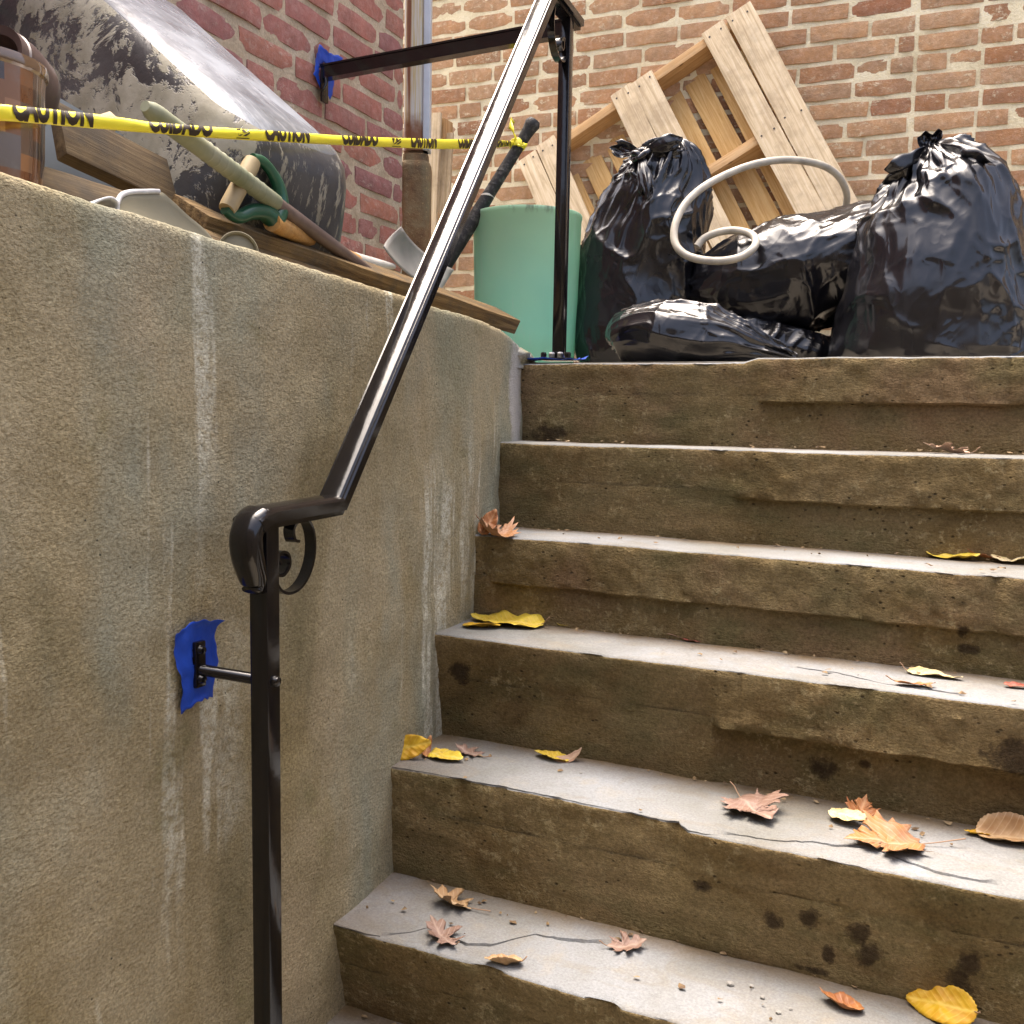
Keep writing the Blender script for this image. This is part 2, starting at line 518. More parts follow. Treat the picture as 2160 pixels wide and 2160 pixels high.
t = NT('gloss_black_paint')
MAT_BLACK = t.done((0.0065, 0.0055, 0.006), t.ramp(t.noise(30, 3), [(0.3, 0.10), (0.7, 0.19)]), t.bump(t.noise(55, 3), 0.08, 0.004), 0.42, Coat_Weight=0.25, Coat_Roughness=0.08)
t = NT('black_bag_film')
rdg = t.math('ABSOLUTE', t.math('SUBTRACT', t.noise(13, 2, 0.5, t.scaled((1, 1, 0.7)), 0.6), 0.5))
h = t.math('POWER', t.math('SUBTRACT', 1.0, t.math('MULTIPLY', rdg, 3.0, clamp=True)), 3.0)
MAT_BAG = t.done((0.007, 0.007, 0.009), t.ramp(t.noise(9, 3), [(0.35, 0.13), (0.7, 0.30)]), t.bump(h, 0.10, 0.010), 0.6)
def wood_mat(name, a, b, c, dirt, dirtcol, rough=0.8, scale=1.0, bumpy=0.35):
    """grain runs along the object's own x axis"""
    t = NT(name)
    v = t.scaled((1.1 * scale, 24 * scale, 24 * scale), t.obj)
    off = t.nd('ShaderNodeVectorMath', operation='ADD')
    t.put(off.inputs[0], v)
    cx = t.nd('ShaderNodeCombineXYZ')
    r7 = t.math('MULTIPLY', t.rnd, 37.0)
    for i in range(3):
        t.put(cx.inputs[i], r7)
    t.put(off.inputs[1], cx.outputs[0])
    g = t.noise(3.0, 6, 0.65, off.outputs[0], 1.2)
    col = t.ramp(g, [(0.36, a), (0.5, b), (0.64, c)])
    col = t.mix(t.ramp(t.noise(9, 4, 0.7), [(0.46, 0.0), (0.64, dirt)]), col, dirtcol)
    kn = t.ramp(t.voro(5.0, t.scaled((1, 2.4, 2.4), t.obj)), [(0.03, 0.75), (0.075, 0.0)])
    col = t.mix(kn, col, (0.12, 0.06, 0.025))
    return t.done(col, rough, t.bump(t.noise(8, 5, 0.7, off.outputs[0]), bumpy, 0.004), 0.25)
MAT_PINE = wood_mat('yellow_pine', (0.47, 0.27, 0.085), (0.58, 0.36, 0.14), (0.66, 0.45, 0.20), 0.25, (0.42, 0.25, 0.10))
MAT_GREYWOOD = wood_mat('weathered_deck_board', (0.40, 0.305, 0.185), (0.54, 0.43, 0.28), (0.61, 0.51, 0.36), 0.5, (0.28, 0.21, 0.135))
MAT_STRING = wood_mat('pallet_stringer_wood', (0.40, 0.235, 0.10), (0.50, 0.31, 0.145), (0.55, 0.37, 0.20), 0.3, (0.30, 0.20, 0.11))
MAT_PLANK = wood_mat('stained_lumber', (0.075, 0.046, 0.020), (0.15, 0.095, 0.040), (0.23, 0.155, 0.07), 0.95, (0.085, 0.068, 0.045), bumpy=0.9)
MAT_BROWNBOARD = wood_mat('brown_board', (0.055, 0.034, 0.015), (0.090, 0.060, 0.028), (0.125, 0.088, 0.045), 0.9, (0.045, 0.034, 0.022))
MAT_ORANGEWOOD = wood_mat('varnished_orange_shaft', (0.40, 0.20, 0.06), (0.47, 0.25, 0.08), (0.50, 0.29, 0.10), 0.4, (0.33, 0.25, 0.14), 0.45)
MAT_BLUETAPE = plain('blue_masking_tape', (0.012, 0.06, 0.42), 0.55, 0.35, grime=0.35, bumpy=0.25, scale=30)

# ------------------------------------------------------------------ ground, landing, floor of the well
t = NT('dusty_slab')
MAT_SLAB = t.done(t.ramp(t.noise(4, 6, 0.6), [(0.3, (0.22, 0.19, 0.14)), (0.6, (0.33, 0.30, 0.25)), (0.8, (0.40, 0.38, 0.34))]), 0.9, t.bump(t.noise(90, 5, 0.7), 0.5, 0.005), 0.2)
def slab(name, boxes, mat):
    bm = bmesh.new()
    for (x0, x1, y0, y1, z0, z1) in boxes:
        r = bmesh.ops.create_cube(bm, size=1)['verts']
        for v in r:
            v.co = Vector((x0 if v.co.x < 0 else x1, y0 if v.co.y < 0 else y1, z0 if v.co.z < 0 else z1))
    return tag(from_bm(name, bm, mat), kind='structure')
slab('ground', [(-6, 9, 0.031, 6, -0.3, -0.004), (1.935, 9, -6, 0.029, -0.3, -0.006), (-6, -0.225, -6, 0.027, -0.3, 0.004)], MAT_SLAB)
slab('stairwell_floor', [(-0.1, 1.9, -3.0, -1.2, -1.7, -1.56)], MAT_SLAB)

# ------------------------------------------------------------------ stairs
stairs = tag(empty('stairs', (0, 0, 0)), 'steep worn concrete steps with soil stained risers and pale treads', kind='structure')
XS = np.concatenate([np.arange(-0.09, 1.30, 0.0075), np.linspace(1.305, 1.93, 40)])
def lip_x(n):
    """x from which a separate, proud stone slab forms the nosing of step n"""
    return {0: at(1598, 756, 'Y', 0).x, 1: at(1540, 1000, 'Y', TY[1]).x, 2: 0.04, 3: at(1500, 1440, 'Y', TY[3]).x, 4: at(1425, 1770, 'Y', TY[4]).x, 5: 5, 6: 5}[n]
# cracks in the tread tops: picture points along each crack
CRACKS = {5: [(770, 1972), (860, 1966), (905, 1955), (985, 1992), (1040, 1994), (1072, 1984), (1125, 1972), (1180, 1982), (1260, 1986), (1310, 1992)],
          4: [(1490, 1752), (1560, 1760), (1640, 1772), (1710, 1776), (1840, 1790), (1905, 1815), (1980, 1840), (2060, 1858), (2140, 1866)],
          3: [(1640, 1400), (1760, 1416), (1840, 1436), (1900, 1446), (1980, 1456), (2080, 1470)]}
for n in range(7):
    st = tag(empty('step', (0, TY[n], TZ[n])), None)
    st.parent = stairs
    lx = lip_x(n)
    th = [0.095, 0.100, 0.100, 0.105, 0.0, 0.0, 0.0][n]
    yb = TB[n] + 0.05 if n else 0.06
    yn, zn = TY[n], TZ[n]
    yr, zb = TB[n + 1] + (0.011 if th else 0.0), TZ[n + 1] - 0.03
    # crack line as y(x)
    ck = None
    if n in CRACKS:
        cp = [at(a, b, 'Z', zn) for a, b in CRACKS[n]]
        ck = (np.array([c.x for c in cp]), np.array([c.y for c in cp]))
    def nz(y, z, s, o=4):
        return fbm(np.stack([XS, np.full_like(XS, y + 3.7 * n), np.full_like(XS, z)], -1), s, o)
    # --- tread + nosing slab
    edge = nz(0, 0, 2.2, 3) * 0.006 + nz(1, 0, 14, 4) * 0.0028 + nz(2, 0, 50, 3) * 0.0018
    chip = np.clip(nz(5, 2, 13, 4) - 0.24, 0, 1) * 0.024
    if n == 4:
        edge += -0.012 * (XS > lx) * np.clip((XS - lx) / 0.02, 0, 1) + 0.010 * (XS < lx)
    lip = np.clip((XS - lx) / 0.02, 0, 1) if th else np.zeros_like(XS)
    sag = nz(7, 7, 1.6, 2) * 0.004
    if n == 0:
        sag = sag + np.where(XS < lx, -0.008 * np.clip((lx - XS) / 0.03, 0, 1), 0.0)
    rows = []
    ny = 12
    ys = np.linspace(yb, yn + 0.0075, ny)
    for j, y in enumerate(ys):
        yy = np.full_like(XS, y) + edge * (j / (ny - 1)) + (chip * 0.5 * (j / (ny - 1)) ** 6)
        z = zn + sag + nz(y, 3, 12, 3) * 0.0012
        rows.append([yy, z])
    if ck is not None:
        cy = np.interp(XS, ck[0], ck[1]) + nz(9, 9, 40, 3) * 0.004
        on = np.clip(np.minimum((XS - ck[0][0]) / 0.05, (ck[0][-1] - XS) / 0.05), 0, 1)
        wv = (0.0028 + 0.0035 * np.clip(nz(4, 4, 8, 2) + 0.3, 0, 1)) * on + (1 - on) * 0.012
        cy = np.minimum(np.maximum(cy, rows[-1][0] + 0.008), TB[n] - 0.01)
        c = 0.5 * (rows[0][0] + rows[-1][0])
        k = ny // 2
        base = np.interp(0, [0, 1], [0, 1])
        up_, dn_ = rows[:k], rows[k:]
        y0, y1 = rows[0][0], rows[-1][0]
        new = []
        for j in range(k):
            f = j / (k - 1)
            new.append([y0 + (cy + wv - y0) * f, rows[j][1]])
        new.append([cy, rows[k][1] - 0.016 * on])
        for j in range(ny - k):
            f = j / (ny - k - 1)
            new.append([(cy - wv) + (y1 - (cy - wv)) * f, rows[k + j][1]])
        rows = new
    n_top = len(rows)
    top_y = rows[-1][0]
    zt = rows[-1][1]
    crumb = np.abs(nz(6, 3, 60, 3)) * 0.0035
    for (dy, dz) in ((-0.0035, -0.0008), (-0.0062, -0.0026), (-0.0075, -0.0060)):
        rows.append([top_y + dy + (chip * 0.6 + crumb) * (dz < -0.002), zt + dz - chip * 0.15 - crumb * 0.5])
    front = top_y - 0.0075
    hs = (th or 0.09)
    for k in range(1, 9):
        f = k / 8
        z = zt - 0.0060 - (hs - 0.0060) * f
        rough = nz(k * 0.11, 4, 24, 4) * np.where(lip > 0.5, 0.005, 0.002) + nz(k * 0.31, 4, 60, 3) * 0.0022 + nz(k * 0.07, 8, 7, 3) * 0.003
        rec = (1 - lip) * (yr - front) * 0.5 * f
        rows.append([front + rough + rec + chip * (1 - f) * 0.5, z + nz(0.5, k, 10, 3) * 0.003])
    # underside of the lip
    back = yr + 0.004
    rows.append([rows[-1][0] + 0.006, rows[-1][1] - 0.004])
    rows.append([np.full_like(XS, back + 0.05), rows[-1][1] - 0.001])
    V = np.stack([np.stack([XS, r[0], r[1]], -1) for r in rows]).reshape(-1, 3)
    F = grid_faces(len(XS), len(rows))
    fm = []
    for j in range(len(rows) - 1):
        fm += [0 if j < n_top + 1 else 1] * (len(XS) - 1)
    sl_ = mesh('tread_slab', V, F, [MAT_TREAD, MAT_RISER[n]], st, True, fm)
    sl_.data.set_sharp_from_angle(angle=R(48))
    at_ = sl_.data.attributes.new('soil', 'FLOAT', 'POINT')
    yv = V[:, 1]
    if n:
        left = np.clip(1 - (V[:, 0] - 0.02) / 0.16, 0, 1) * 0.5 * (n > 3)
        at_.data.foreach_set('value', np.clip(np.clip(1 - (TB[n] - yv) / 0.055, 0, 1) * 1.0 + left, 0, 1).astype(np.float32))
    # --- riser below it
    rows = []
    for k in range(11):
        f = k / 10
        z = (zn - hs + 0.012) + (zb - (zn - hs + 0.012)) * f
        y = yr + (1 - lip) * (front - yr) * 0.5 * (1 - f) - 0.004 * (1 - lip) + nz(k * 0.13, 11, 8, 4) * 0.004 + nz(k * 0.1, 12, 30, 3) * 0.0018
        rows.append([y, np.full_like(XS, z)])
    V = np.stack([np.stack([XS, r[0], r[1]], -1) for r in rows]).reshape(-1, 3)
    mesh('riser', V, grid_faces(len(XS), len(rows)), MAT_RISER[n], st, True)

# ------------------------------------------------------------------ retaining wall at the left of the stairs
def wall_top(y):
    base = 0.055 - 0.036 * y
    k = np.clip((y + 0.17) / 0.27, 0, 1)
    return np.where(y > -0.17, (0.061) * (1 - k ** 1.7) + 0.0, base)
def wall_d(y, z):
    Q = np.stack([np.asarray(y) * 0.0, np.asarray(y), np.asarray(z)], -1)
    return fbm(Q, 1.3, 3) * 0.010 + fbm(Q + 5, 8, 3) * 0.004
rw = thing('retaining_wall', 'stuccoed concrete retaining wall with pale drips, running up beside the steps', 'wall', (0, -1, -1.5))
YW = np.concatenate([np.linspace(-3.0, -1.62, 60), np.arange(-1.61, 0.105, 0.0085)])
nzr = 170
V = []
rowsf = 0
top = wall_top(YW)
top = top + fbm(np.stack([YW, YW * 0, YW * 0 + 3], -1), 5, 4) * 0.0035
wx = np.array([wall_x(y) for y in YW])
P = []
for k in range(nzr):
    f = k / (nzr - 1)
    z = -1.75 + (top - 0.012 + 1.75) * f
    Q = np.stack([YW * 0, YW, z], -1)
    d = wall_d(YW, z) + fbm(Q + 9, 60, 2) * 0.0007
    P.append(np.stack([wx + d, YW, z], -1))
face = P[-1]
for (dx, dz) in ((-0.002, 0.009), (-0.006, 0.012)):
    Q = face.copy()
    Q[:, 0] += dx
    Q[:, 2] = top - 0.012 + dz + fbm(Q, 30, 3) * 0.0016
    P.append(Q)
for k in range(1, 16):
    f = k / 15
    Q = face.copy()
    Q[:, 0] = face[:, 0] - 0.012 - 0.20 * f
    Q[:, 2] = top - 0.001 + fbm(Q, 9, 4) * 0.006 - 0.010 * f
    P.append(Q)
Q = P[-1].copy()
Q[:, 2] = -0.1
P.append(Q)
V = np.concatenate(P)
o = mesh('stucco_face', V, grid_faces(len(YW), len(P)), MAT_STUCCO, rw, True)
# the rounded lump of concrete where the wall ends on the landing
bm = bmesh.new()
bmesh.ops.create_icosphere(bm, subdivisions=5, radius=1)
co = np.array([v.co for v in bm.verts])
d = 1 + fbm(co, 1.6, 4) * 0.20
for v, k in zip(bm.verts, d):
    v.co = Vector((v.co.x * 0.135 * k - 0.16, v.co.y * 0.165 * k + 0.01, max(-0.02, v.co.z * 0.055 * k + 0.002)))
from_bm('end_lump', bm, MAT_STUCCO, rw, True)
# far side of the stairwell and an unseen rear wall added to cut light
slab('rear_light_blocker', [(-0.72, 6.0, -3.40, -3.10, -1.7, 1.1)], MAT_LIGHT_CUT)
slab('wall_right', [(1.90, 2.10, -3.0, 0.03, -1.7, 0.012)], MAT_LIGHT_CUT)

# ------------------------------------------------------------------ brick walls
def brick_variant(k, w):
    """a brick w long, 0.057 high, its rough front at local y = 0 and its back at y = 0.05"""
    r = np.random.default_rng(100 + k)
    nx, nzz = (5 if w > 0.15 else 3), 3
    V, F = [], []
    for j in range(nzz):
        for i in range(nx):
            x = (i / (nx - 1) - 0.5) * w
            z = (j / (nzz - 1) - 0.5) * 0.057
            e = (i in (0, nx - 1)) or (j in (0, nzz - 1))
            c = (i in (0, nx - 1)) and (j in (0, nzz - 1))
            V.append((x * (0.985 if e else 1) + r.normal() * 0.0012, (0.0022 if e else 0) + (0.003 if c else 0) + r.normal() * 0.0010, z * (0.94 if e else 1) + r.normal() * 0.0011))
    F += grid_faces(nx, nzz)
    ring = [i for i in range(nx)] + [j * nx + nx - 1 for j in range(1, nzz)] + [(nzz - 1) * nx + i for i in range(nx - 2, -1, -1)] + [j * nx for j in range(nzz - 2, 0, -1)]
    b0 = len(V)
    for i in ring:
        V.append((V[i][0] * 1.012, 0.05, V[i][2] * 1.05))
    m = len(ring)
    for a in range(m):
        F.append((ring[(a + 1) % m], ring[a], b0 + a, b0 + (a + 1) % m))
    me = bpy.data.meshes.new('brick')
    me.from_pydata(V, [], F)
    me.update()
    me.polygons.foreach_set('use_smooth', [True] * len(me.polygons))
    me.set_sharp_from_angle(angle=R(50))
    return me
def brick_wall(name, label, org, ux, nrm, length, height, mat, mmat, course, z0, seam=None, vis=None, seed=1, hp=0.25, mort=0.005):
    """bricks course by course along ux from org; those the picture shows are parts, the rest is one mass"""
    rnd = random.Random(seed)
    ux, nrm = Vector(ux).normalized(), Vector(nrm).normalized()
    root = thing(name, label, 'wall', org)
    S = [brick_variant(seed * 20 + k, 0.205) for k in range(7)]
    H = [brick_variant(seed * 20 + 10 + k, 0.100) for k in range(4)]
    for m in S + H:
        m.materials.append(mat)
    rest = bmesh.new()
    org = Vector(org)
    up = Vector((0, 0, 1))
    n_obj = 0
    for c in range(int(height / course)):
        z = z0 + c * course
        x = -rnd.random() * 0.21 - 0.02
        if c % 2:
            x -= 0.107
        while x < length:
            hd = rnd.random() < hp
            w = 0.100 if hd else 0.205
            w2 = w * rnd.uniform(0.96, 1.03)
            if seam is not None and x < seam < x + w2 + 0.01:
                w2 = seam - x - 0.006
                if w2 < 0.03:
                    x = seam + 0.006
                    continue
            if x + w2 < 0:
                x += w2 + 0.010
                continue
            if x < 0:
                w2 += x
                x = 0
                if w2 < 0.02:
                    x = w2 + 0.01
                    continue
            if x + w2 > length:
                w2 = length - x
                if w2 < 0.015:
                    break
            ctr = org + ux * (x + w2 / 2) + up * (z + rnd.gauss(0, 0.0012)) + nrm * rnd.uniform(-0.002, 0.004)
            me = rnd.choice(H if w2 < 0.15 else S)
            M = frame(ctr, (ux + up * rnd.gauss(0, 0.008)), y=-nrm) @ Matrix.Diagonal((w2 / (0.100 if me in H else 0.205), 1, rnd.uniform(0.95, 1.04), 1))
            q = pix(ctr)
            if vis is not None and -70 < q[0] < 2230 and -40 < q[1] < 2200 and vis(q, ctr):
                b = bpy.data.objects.new('brick', me)
                COL.objects.link(b)
                b.parent = root
                b.matrix_parent_inverse = world_of(root).inverted()
                b.matrix_world = M
                b.matrix_basis = M
                n_obj += 1
            else:
                k = len(rest.verts)
                rest.from_mesh(me)
                rest.verts.ensure_lookup_table()
                bmesh.ops.transform(rest, matrix=M, verts=rest.verts[k:])
            x += w2 + rnd.uniform(0.009, 0.013)
    me = bpy.data.meshes.new('bricks')
    rest.to_mesh(me)
    rest.free()
    tag(link('bricks', me, mat, root), kind='stuff')
    # mortar bed, smeared unevenly up to the brick faces
    nu, nv = int(length / 0.011), int(height / 0.011)
    U, Z = np.meshgrid(np.linspace(0, length, nu), np.linspace(z0 - course / 2, z0 - course / 2 + height, nv))
    Q = np.array(org)[None, None] + U[..., None] * np.array(ux) + Z[..., None] * np.array(up) - np.array([0, 0, org[2]])
    d = -mort + fbm(Q, 14, 2) * 0.0016 + fbm(Q + 4, 50, 2) * 0.0009
    Q = Q + np.array(nrm) * d[..., None]
    mesh('mortar', Q.reshape(-1, 3), grid_faces(nu, nv), mmat, root, True)
    return root, n_obj

wu = Vector((1, BS, 0)).normalized()
wn = Vector((BS, -1, 0)).normalized()
bx0 = -1.75
def far_vis(q, c):
    return 880 < q[0] and q[1] < 780 and not (1240 < q[0] < 1480 and q[1] > 420) and not (q[0] > 1480 and q[1] > 480) and not (q[0] > 1790 and q[1] > 400)
fw, nb = brick_wall('brick_wall', 'tall weathered orange brick wall with pale lime joints behind the pallet', (bx0, BY + BS * bx0, 0), wu, wn, 5.3, 3.9, MAT_BRICK_FAR, MAT_MORTAR_FAR, 0.0712, 0.02, seam=(at(1932, 150, 'B', 0).x - bx0), vis=far_vis, seed=3, hp=0.33, mort=0.0050)
LWX, LWY = -0.68, 0.50
def side_vis(q, c):
    return q[0] > 250 and c.z > 0.2 and q[1] < 640 and q[1] < 0.9 * q[0]
lw, nb2 = brick_wall('brick_wall', 'mauve red brick wall with crumbling joints above the upturned tub', (LWX, -2.6, 0), (0, 1, 0), (1, 0, 0), LWY + 2.6, 1.9, MAT_BRICK_SIDE, MAT_MORTAR_SIDE, 0.0712, 0.055, vis=side_vis, seed=5, hp=0.12, mort=0.0045)
slabend = slab('wall_core', [(LWX - 0.30, LWX - 0.014, -2.6, LWY - 0.002, -0.05, 1.92)], MAT_MORTAR_SIDE)
print('bricks as parts', nb, nb2)

# ------------------------------------------------------------------ black handrail
hr = thing('handrail', 'glossy black wrought iron handrail with two posts, scrolls and a top bar', 'handrail', (0.12, -1.17, -1.56))
LP, UP = Vector((0.120, -1.170, 0)), Vector((0.045, 0.050, 0))
pdir = (UP - LP).normalized()
side = Vector((pdir.y, -pdir.x, 0))
def along(y, z):
    f = (y - LP.y) / (UP.y - LP.y)
    p = LP.lerp(UP, f)
    return Vector((p.x, y, z))
S3 = frame((0, 0, 0), side, y=pdir)
def post(p, z0, z1):
    M = Matrix.Translation((p.x, p.y, (z0 + z1) / 2)) @ S3
    return box('post', (0.029, 0.029, z1 - z0), M, MAT_BLACK, hr, 0.0035, 2)
post(LP, -1.56, -0.272)
post(UP, 0.004, 0.812)
# moulded cap rail
prof = [(-0.0225, -0.012), (-0.023, 0.003), (-0.0208, 0.0062), (-0.0182, 0.0058), (-0.0155, 0.0088), (-0.0095, 0.0102), (0.0, 0.0107), (0.0095, 0.0102), (0.0155, 0.0088), (0.0182, 0.0058), (0.0208, 0.0062), (0.023, 0.003), (0.0225, -0.012), (0.0145, -0.0125), (0.014, -0.020), (-0.014, -0.020), (-0.0145, -0.0125)]
cap = [along(-1.205, -0.280), along(-1.19, -0.273), along(-1.17, -0.270), along(-1.002, -0.268), along(-0.995, -0.260), along(-0.083, 0.824), along(-0.074, 0.830), along(0.118, 0.830)]
sweep('cap_rail', cap, prof, side, MAT_BLACK, hr, 28)
# lamb's tongue at the lower end: the cap swells and curls down the near face of the post
pts = [along(-1.182, -0.273), along(-1.196, -0.281), along(-1.2045, -0.298), along(-1.2035, -0.317), along(-1.197, -0.337), along(-1.191, -0.354), along(-1.189, -0.364), along(-1.1925, -0.371), along(-1.198, -0.373)]
pp = spline(pts, 40)
ww = np.interp(np.linspace(0, 1, 40), [0, 0.15, 0.35, 0.55, 0.75, 0.92, 1], [0.0222, 0.0225, 0.0225, 0.020, 0.0150, 0.0125, 0.015])
tt = np.interp(np.linspace(0, 1, 40), [0, 0.2, 0.45, 0.7, 0.92, 1], [0.012, 0.014, 0.0165, 0.013, 0.008, 0.005])
T = np.gradient(pp, axis=0)
V = []
for k in range(40):
    tv = Vector(T[k]).normalized()
    n = side.cross(tv).normalized()
    for i in range(16):
        th = 2 * math.pi * i / 16
        c, s_ = math.cos(th), math.sin(th)
        V.append(Vector(pp[k]) + side * (ww[k] * abs(c) ** 0.7 * (1 if c >= 0 else -1)) + n * (tt[k] * abs(s_) ** 0.8 * (1 if s_ >= 0 else -1) - 0.004))
F = grid_faces(16, 40, True) + [tuple(range(16))[::-1], tuple(39 * 16 + i for i in range(16))]
mesh('lambs_tongue', V, F, MAT_BLACK, hr, True)
def strap(name, pts2, org, flip, thick=0.0035, width=0.016, parent=hr):
    """flat bar bent along a curve in the plane of the rail; pts2 = (along, up)"""
    P = spline([(a, b, 0) for a, b in pts2], 90)
    T = np.gradient(P, axis=0)
    T /= np.linalg.norm(T, axis=1)[:, None]
    N = np.stack([-T[:, 1], T[:, 0]], -1)
    V = []
    for k in range(len(P)):
        for (w, q) in ((-width / 2, -thick / 2), (width / 2, -thick / 2), (width / 2, thick / 2), (-width / 2, thick / 2)):
            a = P[k][0] + N[k][0] * q
            b = P[k][1] + N[k][1] * q
            V.append(Vector(org) + pdir * (a * flip) + Vector((0, 0, b)) + side * w)
    F = grid_faces(4, len(P), True) + [(3, 2, 1, 0), tuple(4 * (len(P) - 1) + i for i in range(4))]
    bm = bmesh.new()
    vv = [bm.verts.new(v) for v in V]
    for f in F:
        bm.faces.new([vv[i] for i in f])
    return soft(from_bm(name, bm, MAT_BLACK, parent), 40)
low_sc = [(0.072, -0.040), (0.062, -0.037), (0.058, -0.023), (0.068, -0.012), (0.088, -0.010), (0.104, -0.022), (0.111, -0.045), (0.108, -0.070), (0.095, -0.092), (0.075, -0.106), (0.050, -0.110), (0.030, -0.104), (0.018, -0.092)]
strap('scroll', low_sc, LP + Vector((0, 0, -0.276)), 1, 0.004, 0.017)
strap('scroll', [(0.018, -0.080), (0.034, -0.082), (0.048, -0.071), (0.046, -0.056), (0.032, -0.050), (0.022, -0.056), (0.028, -0.066)], LP + Vector((0, 0, -0.276)), 1, 0.004, 0.017)
strap('scroll', [(0.050, -0.070), (0.040, -0.066), (0.037, -0.080), (0.046, -0.090), (0.056, -0.082), (0.052, -0.068), (0.036, -0.060), (0.022, -0.074), (0.019, -0.096), (0.034, -0.112), (0.062, -0.116), (0.090, -0.104), (0.108, -0.078), (0.113, -0.046), (0.106, -0.016)], UP + Vector((0, 0, 0.815)), -1, 0.004, 0.017)
# small boss where the bracket bolts through
lathe('bolt_head', [(0.0, 0.008), (0.006, 0.007), (0.008, 0.003), (0.008, 0.0)], frame(LP + side * 0.0145 + Vector((0, 0, -0.497)), pdir, z=side), MAT_BLACK, hr, 16)
# wall bracket of the lower post
zb = -0.490
wxp = wall_x(-1.19) + float(wall_d(-1.195, -0.49)) + 0.002
tube('bracket_arm', [Vector((wxp + 0.006, -1.202, zb + 0.004)), LP + Vector((-0.012, 0, zb - 0.008))], 0.0082, MAT_BLACK, hr, 10)
pl = box('wall_plate', (0.008, 0.020, 0.064), Matrix.Translation((wxp + 0.006, -1.204, zb + 0.012)), MAT_BLACK, hr, 0.003)
for dz in (0.026, -0.014):
    lathe('screw', [(0.0, 0.006), (0.005, 0.005), (0.007, 0.0)], frame((wxp + 0.010, -1.204, zb + 0.006 + dz), (0, 1, 0), z=(1, 0, 0)), MAT_BLACK, pl, 12)
# top bar from the upper post to the side wall
LB = Vector((LWX + 0.012, 0.060, 0.780))
RB = UP + Vector((0, 0, 0.790))
bar = [LB, RB]
sweep('top_bar', bar, [(-0.014, -0.017), (-0.014, 0.014), (-0.017, 0.014), (-0.017, 0.019), (0.017, 0.019), (0.017, 0.014), (0.014, 0.014), (0.014, -0.017)], (0, -1, 0), MAT_BLACK, hr)
mt = LB + Vector((0.004, -0.002, -0.035))
bp = box('wall_plate', (0.007, 0.030, 0.085), Matrix.Translation(mt), MAT_BLACK, hr, 0.003)
tube('hook', spline([LB + Vector((0.014, -0.01, -0.012)), LB + Vector((0.018, -0.014, -0.035)), LB + Vector((0.010, -0.018, -0.052)), LB + Vector((0.006, -0.012, -0.062))], 14), 0.0045, MAT_BLACK, bp, 8)
# base plate of the upper post with its nuts
bpl = box('base_plate', (0.085, 0.075, 0.006), Matrix.Translation((UP.x, UP.y, 0.0045)) @ S3, MAT_BLACK, hr, 0.002)
MAT_STEEL = plain('bright_steel', (0.55, 0.55, 0.56), 0.28, 0.5, 1.0, grime=0.4)
for dx in (-0.031, -0.010, 0.012, 0.032):
    lathe('nut', [(0.0, 0.014), (0.006, 0.013), (0.008, 0.010), (0.008, 0.0)], Matrix.Translation(Vector((UP.x, UP.y, 0.0075)) + side * dx - pdir * 0.028), MAT_STEEL if abs(dx) < 0.02 else MAT_BLACK, bpl, 6, 20)

# ------------------------------------------------------------------ blue masking tape left round the fixings
def tape_patch(name, label, quad, nrm, hole=None, curl=0.006, seed=1, nn=26, conform=None):
    """torn sheet of tape over four corner points (tl, tr, br, bl) with a window torn out of it"""
    tl, tr, br, bl = [Vector(q) for q in quad]
    nrm = Vector(nrm).normalized()
    bm = bmesh.new()
    g = {}
    r = np.random.default_rng(seed)
    ph = r.random(4) * 9
    for j in range(nn + 1):
        for i in range(nn + 1):
            u, v = i / nn, j / nn
            uu = u + 0.025 * math.sin(v * 9 + ph[0]) * (abs(u - 0.5) * 2) ** 3 + 0.012 * math.sin(v * 31 + ph[1]) * (abs(u - 0.5) * 2) ** 3
            vv = v + 0.030 * math.sin(u * 7 + ph[2]) * (abs(v - 0.5) * 2) ** 3 + 0.012 * math.sin(u * 25 + ph[3]) * (abs(v - 0.5) * 2) ** 3
            p = (tl.lerp(tr, uu)).lerp(bl.lerp(br, uu), vv)
            e = max(abs(u - 0.5), abs(v - 0.5)) * 2
            hgt = 0.0045 + 0.0016 * pnoise(np.array([u * 5 + seed, v * 5, 1.0])) + 0.0025 * abs(pnoise(np.array([u * 3 + seed, v * 3, 7.0])))
            cr = max(0, u + (1 - v) - 1.75) / 0.25
            hgt += curl * cr * cr + curl * 0.4 * max(0, (e - 0.9) / 0.1) * (0.5 + 0.5 * math.sin(8 * (u + v) + seed))
            if conform:
                p.x = conform(p.y, p.z)
            g[i, j] = bm.verts.new(p + nrm * hgt)
    for j in range(nn):
        for i in range(nn):
            u, v = (i + 0.5) / nn, (j + 0.5) / nn
            if hole:
                hx, hy, hw, hh = hole
                if ((u - hx) / hw) ** 2 + ((v - hy) / hh) ** 2 + 0.35 * pnoise(np.array([u * 9, v * 9, seed])) < 1:
                    continue
            bm.faces.new((g[i, j], g[i, j + 1], g[i + 1, j + 1], g[i + 1, j]))
    o = from_bm(name, bm, MAT_BLUETAPE, None, True)
    m = o.modifiers.new('thickness', 'SOLIDIFY')
    m.thickness = 0.0004
    return tag(o, label, 'tape', 'blue masking tape patches')
X0 = wall_x(-1.2) + 0.001
tape_patch('masking_tape', 'blue masking tape patch on the stucco around the lower bracket', [at(354, 1328, 'X', X0), at(450, 1300, 'X', X0), at(445, 1464, 'X', X0), at(370, 1498, 'X', X0)], (1, 0, 0), (0.48, 0.46, 0.09, 0.17), 0.014, 2, 32, lambda y, z: wall_x(y) + float(wall_d(y, z)) + 0.0012)
X1 = LWX + 0.004
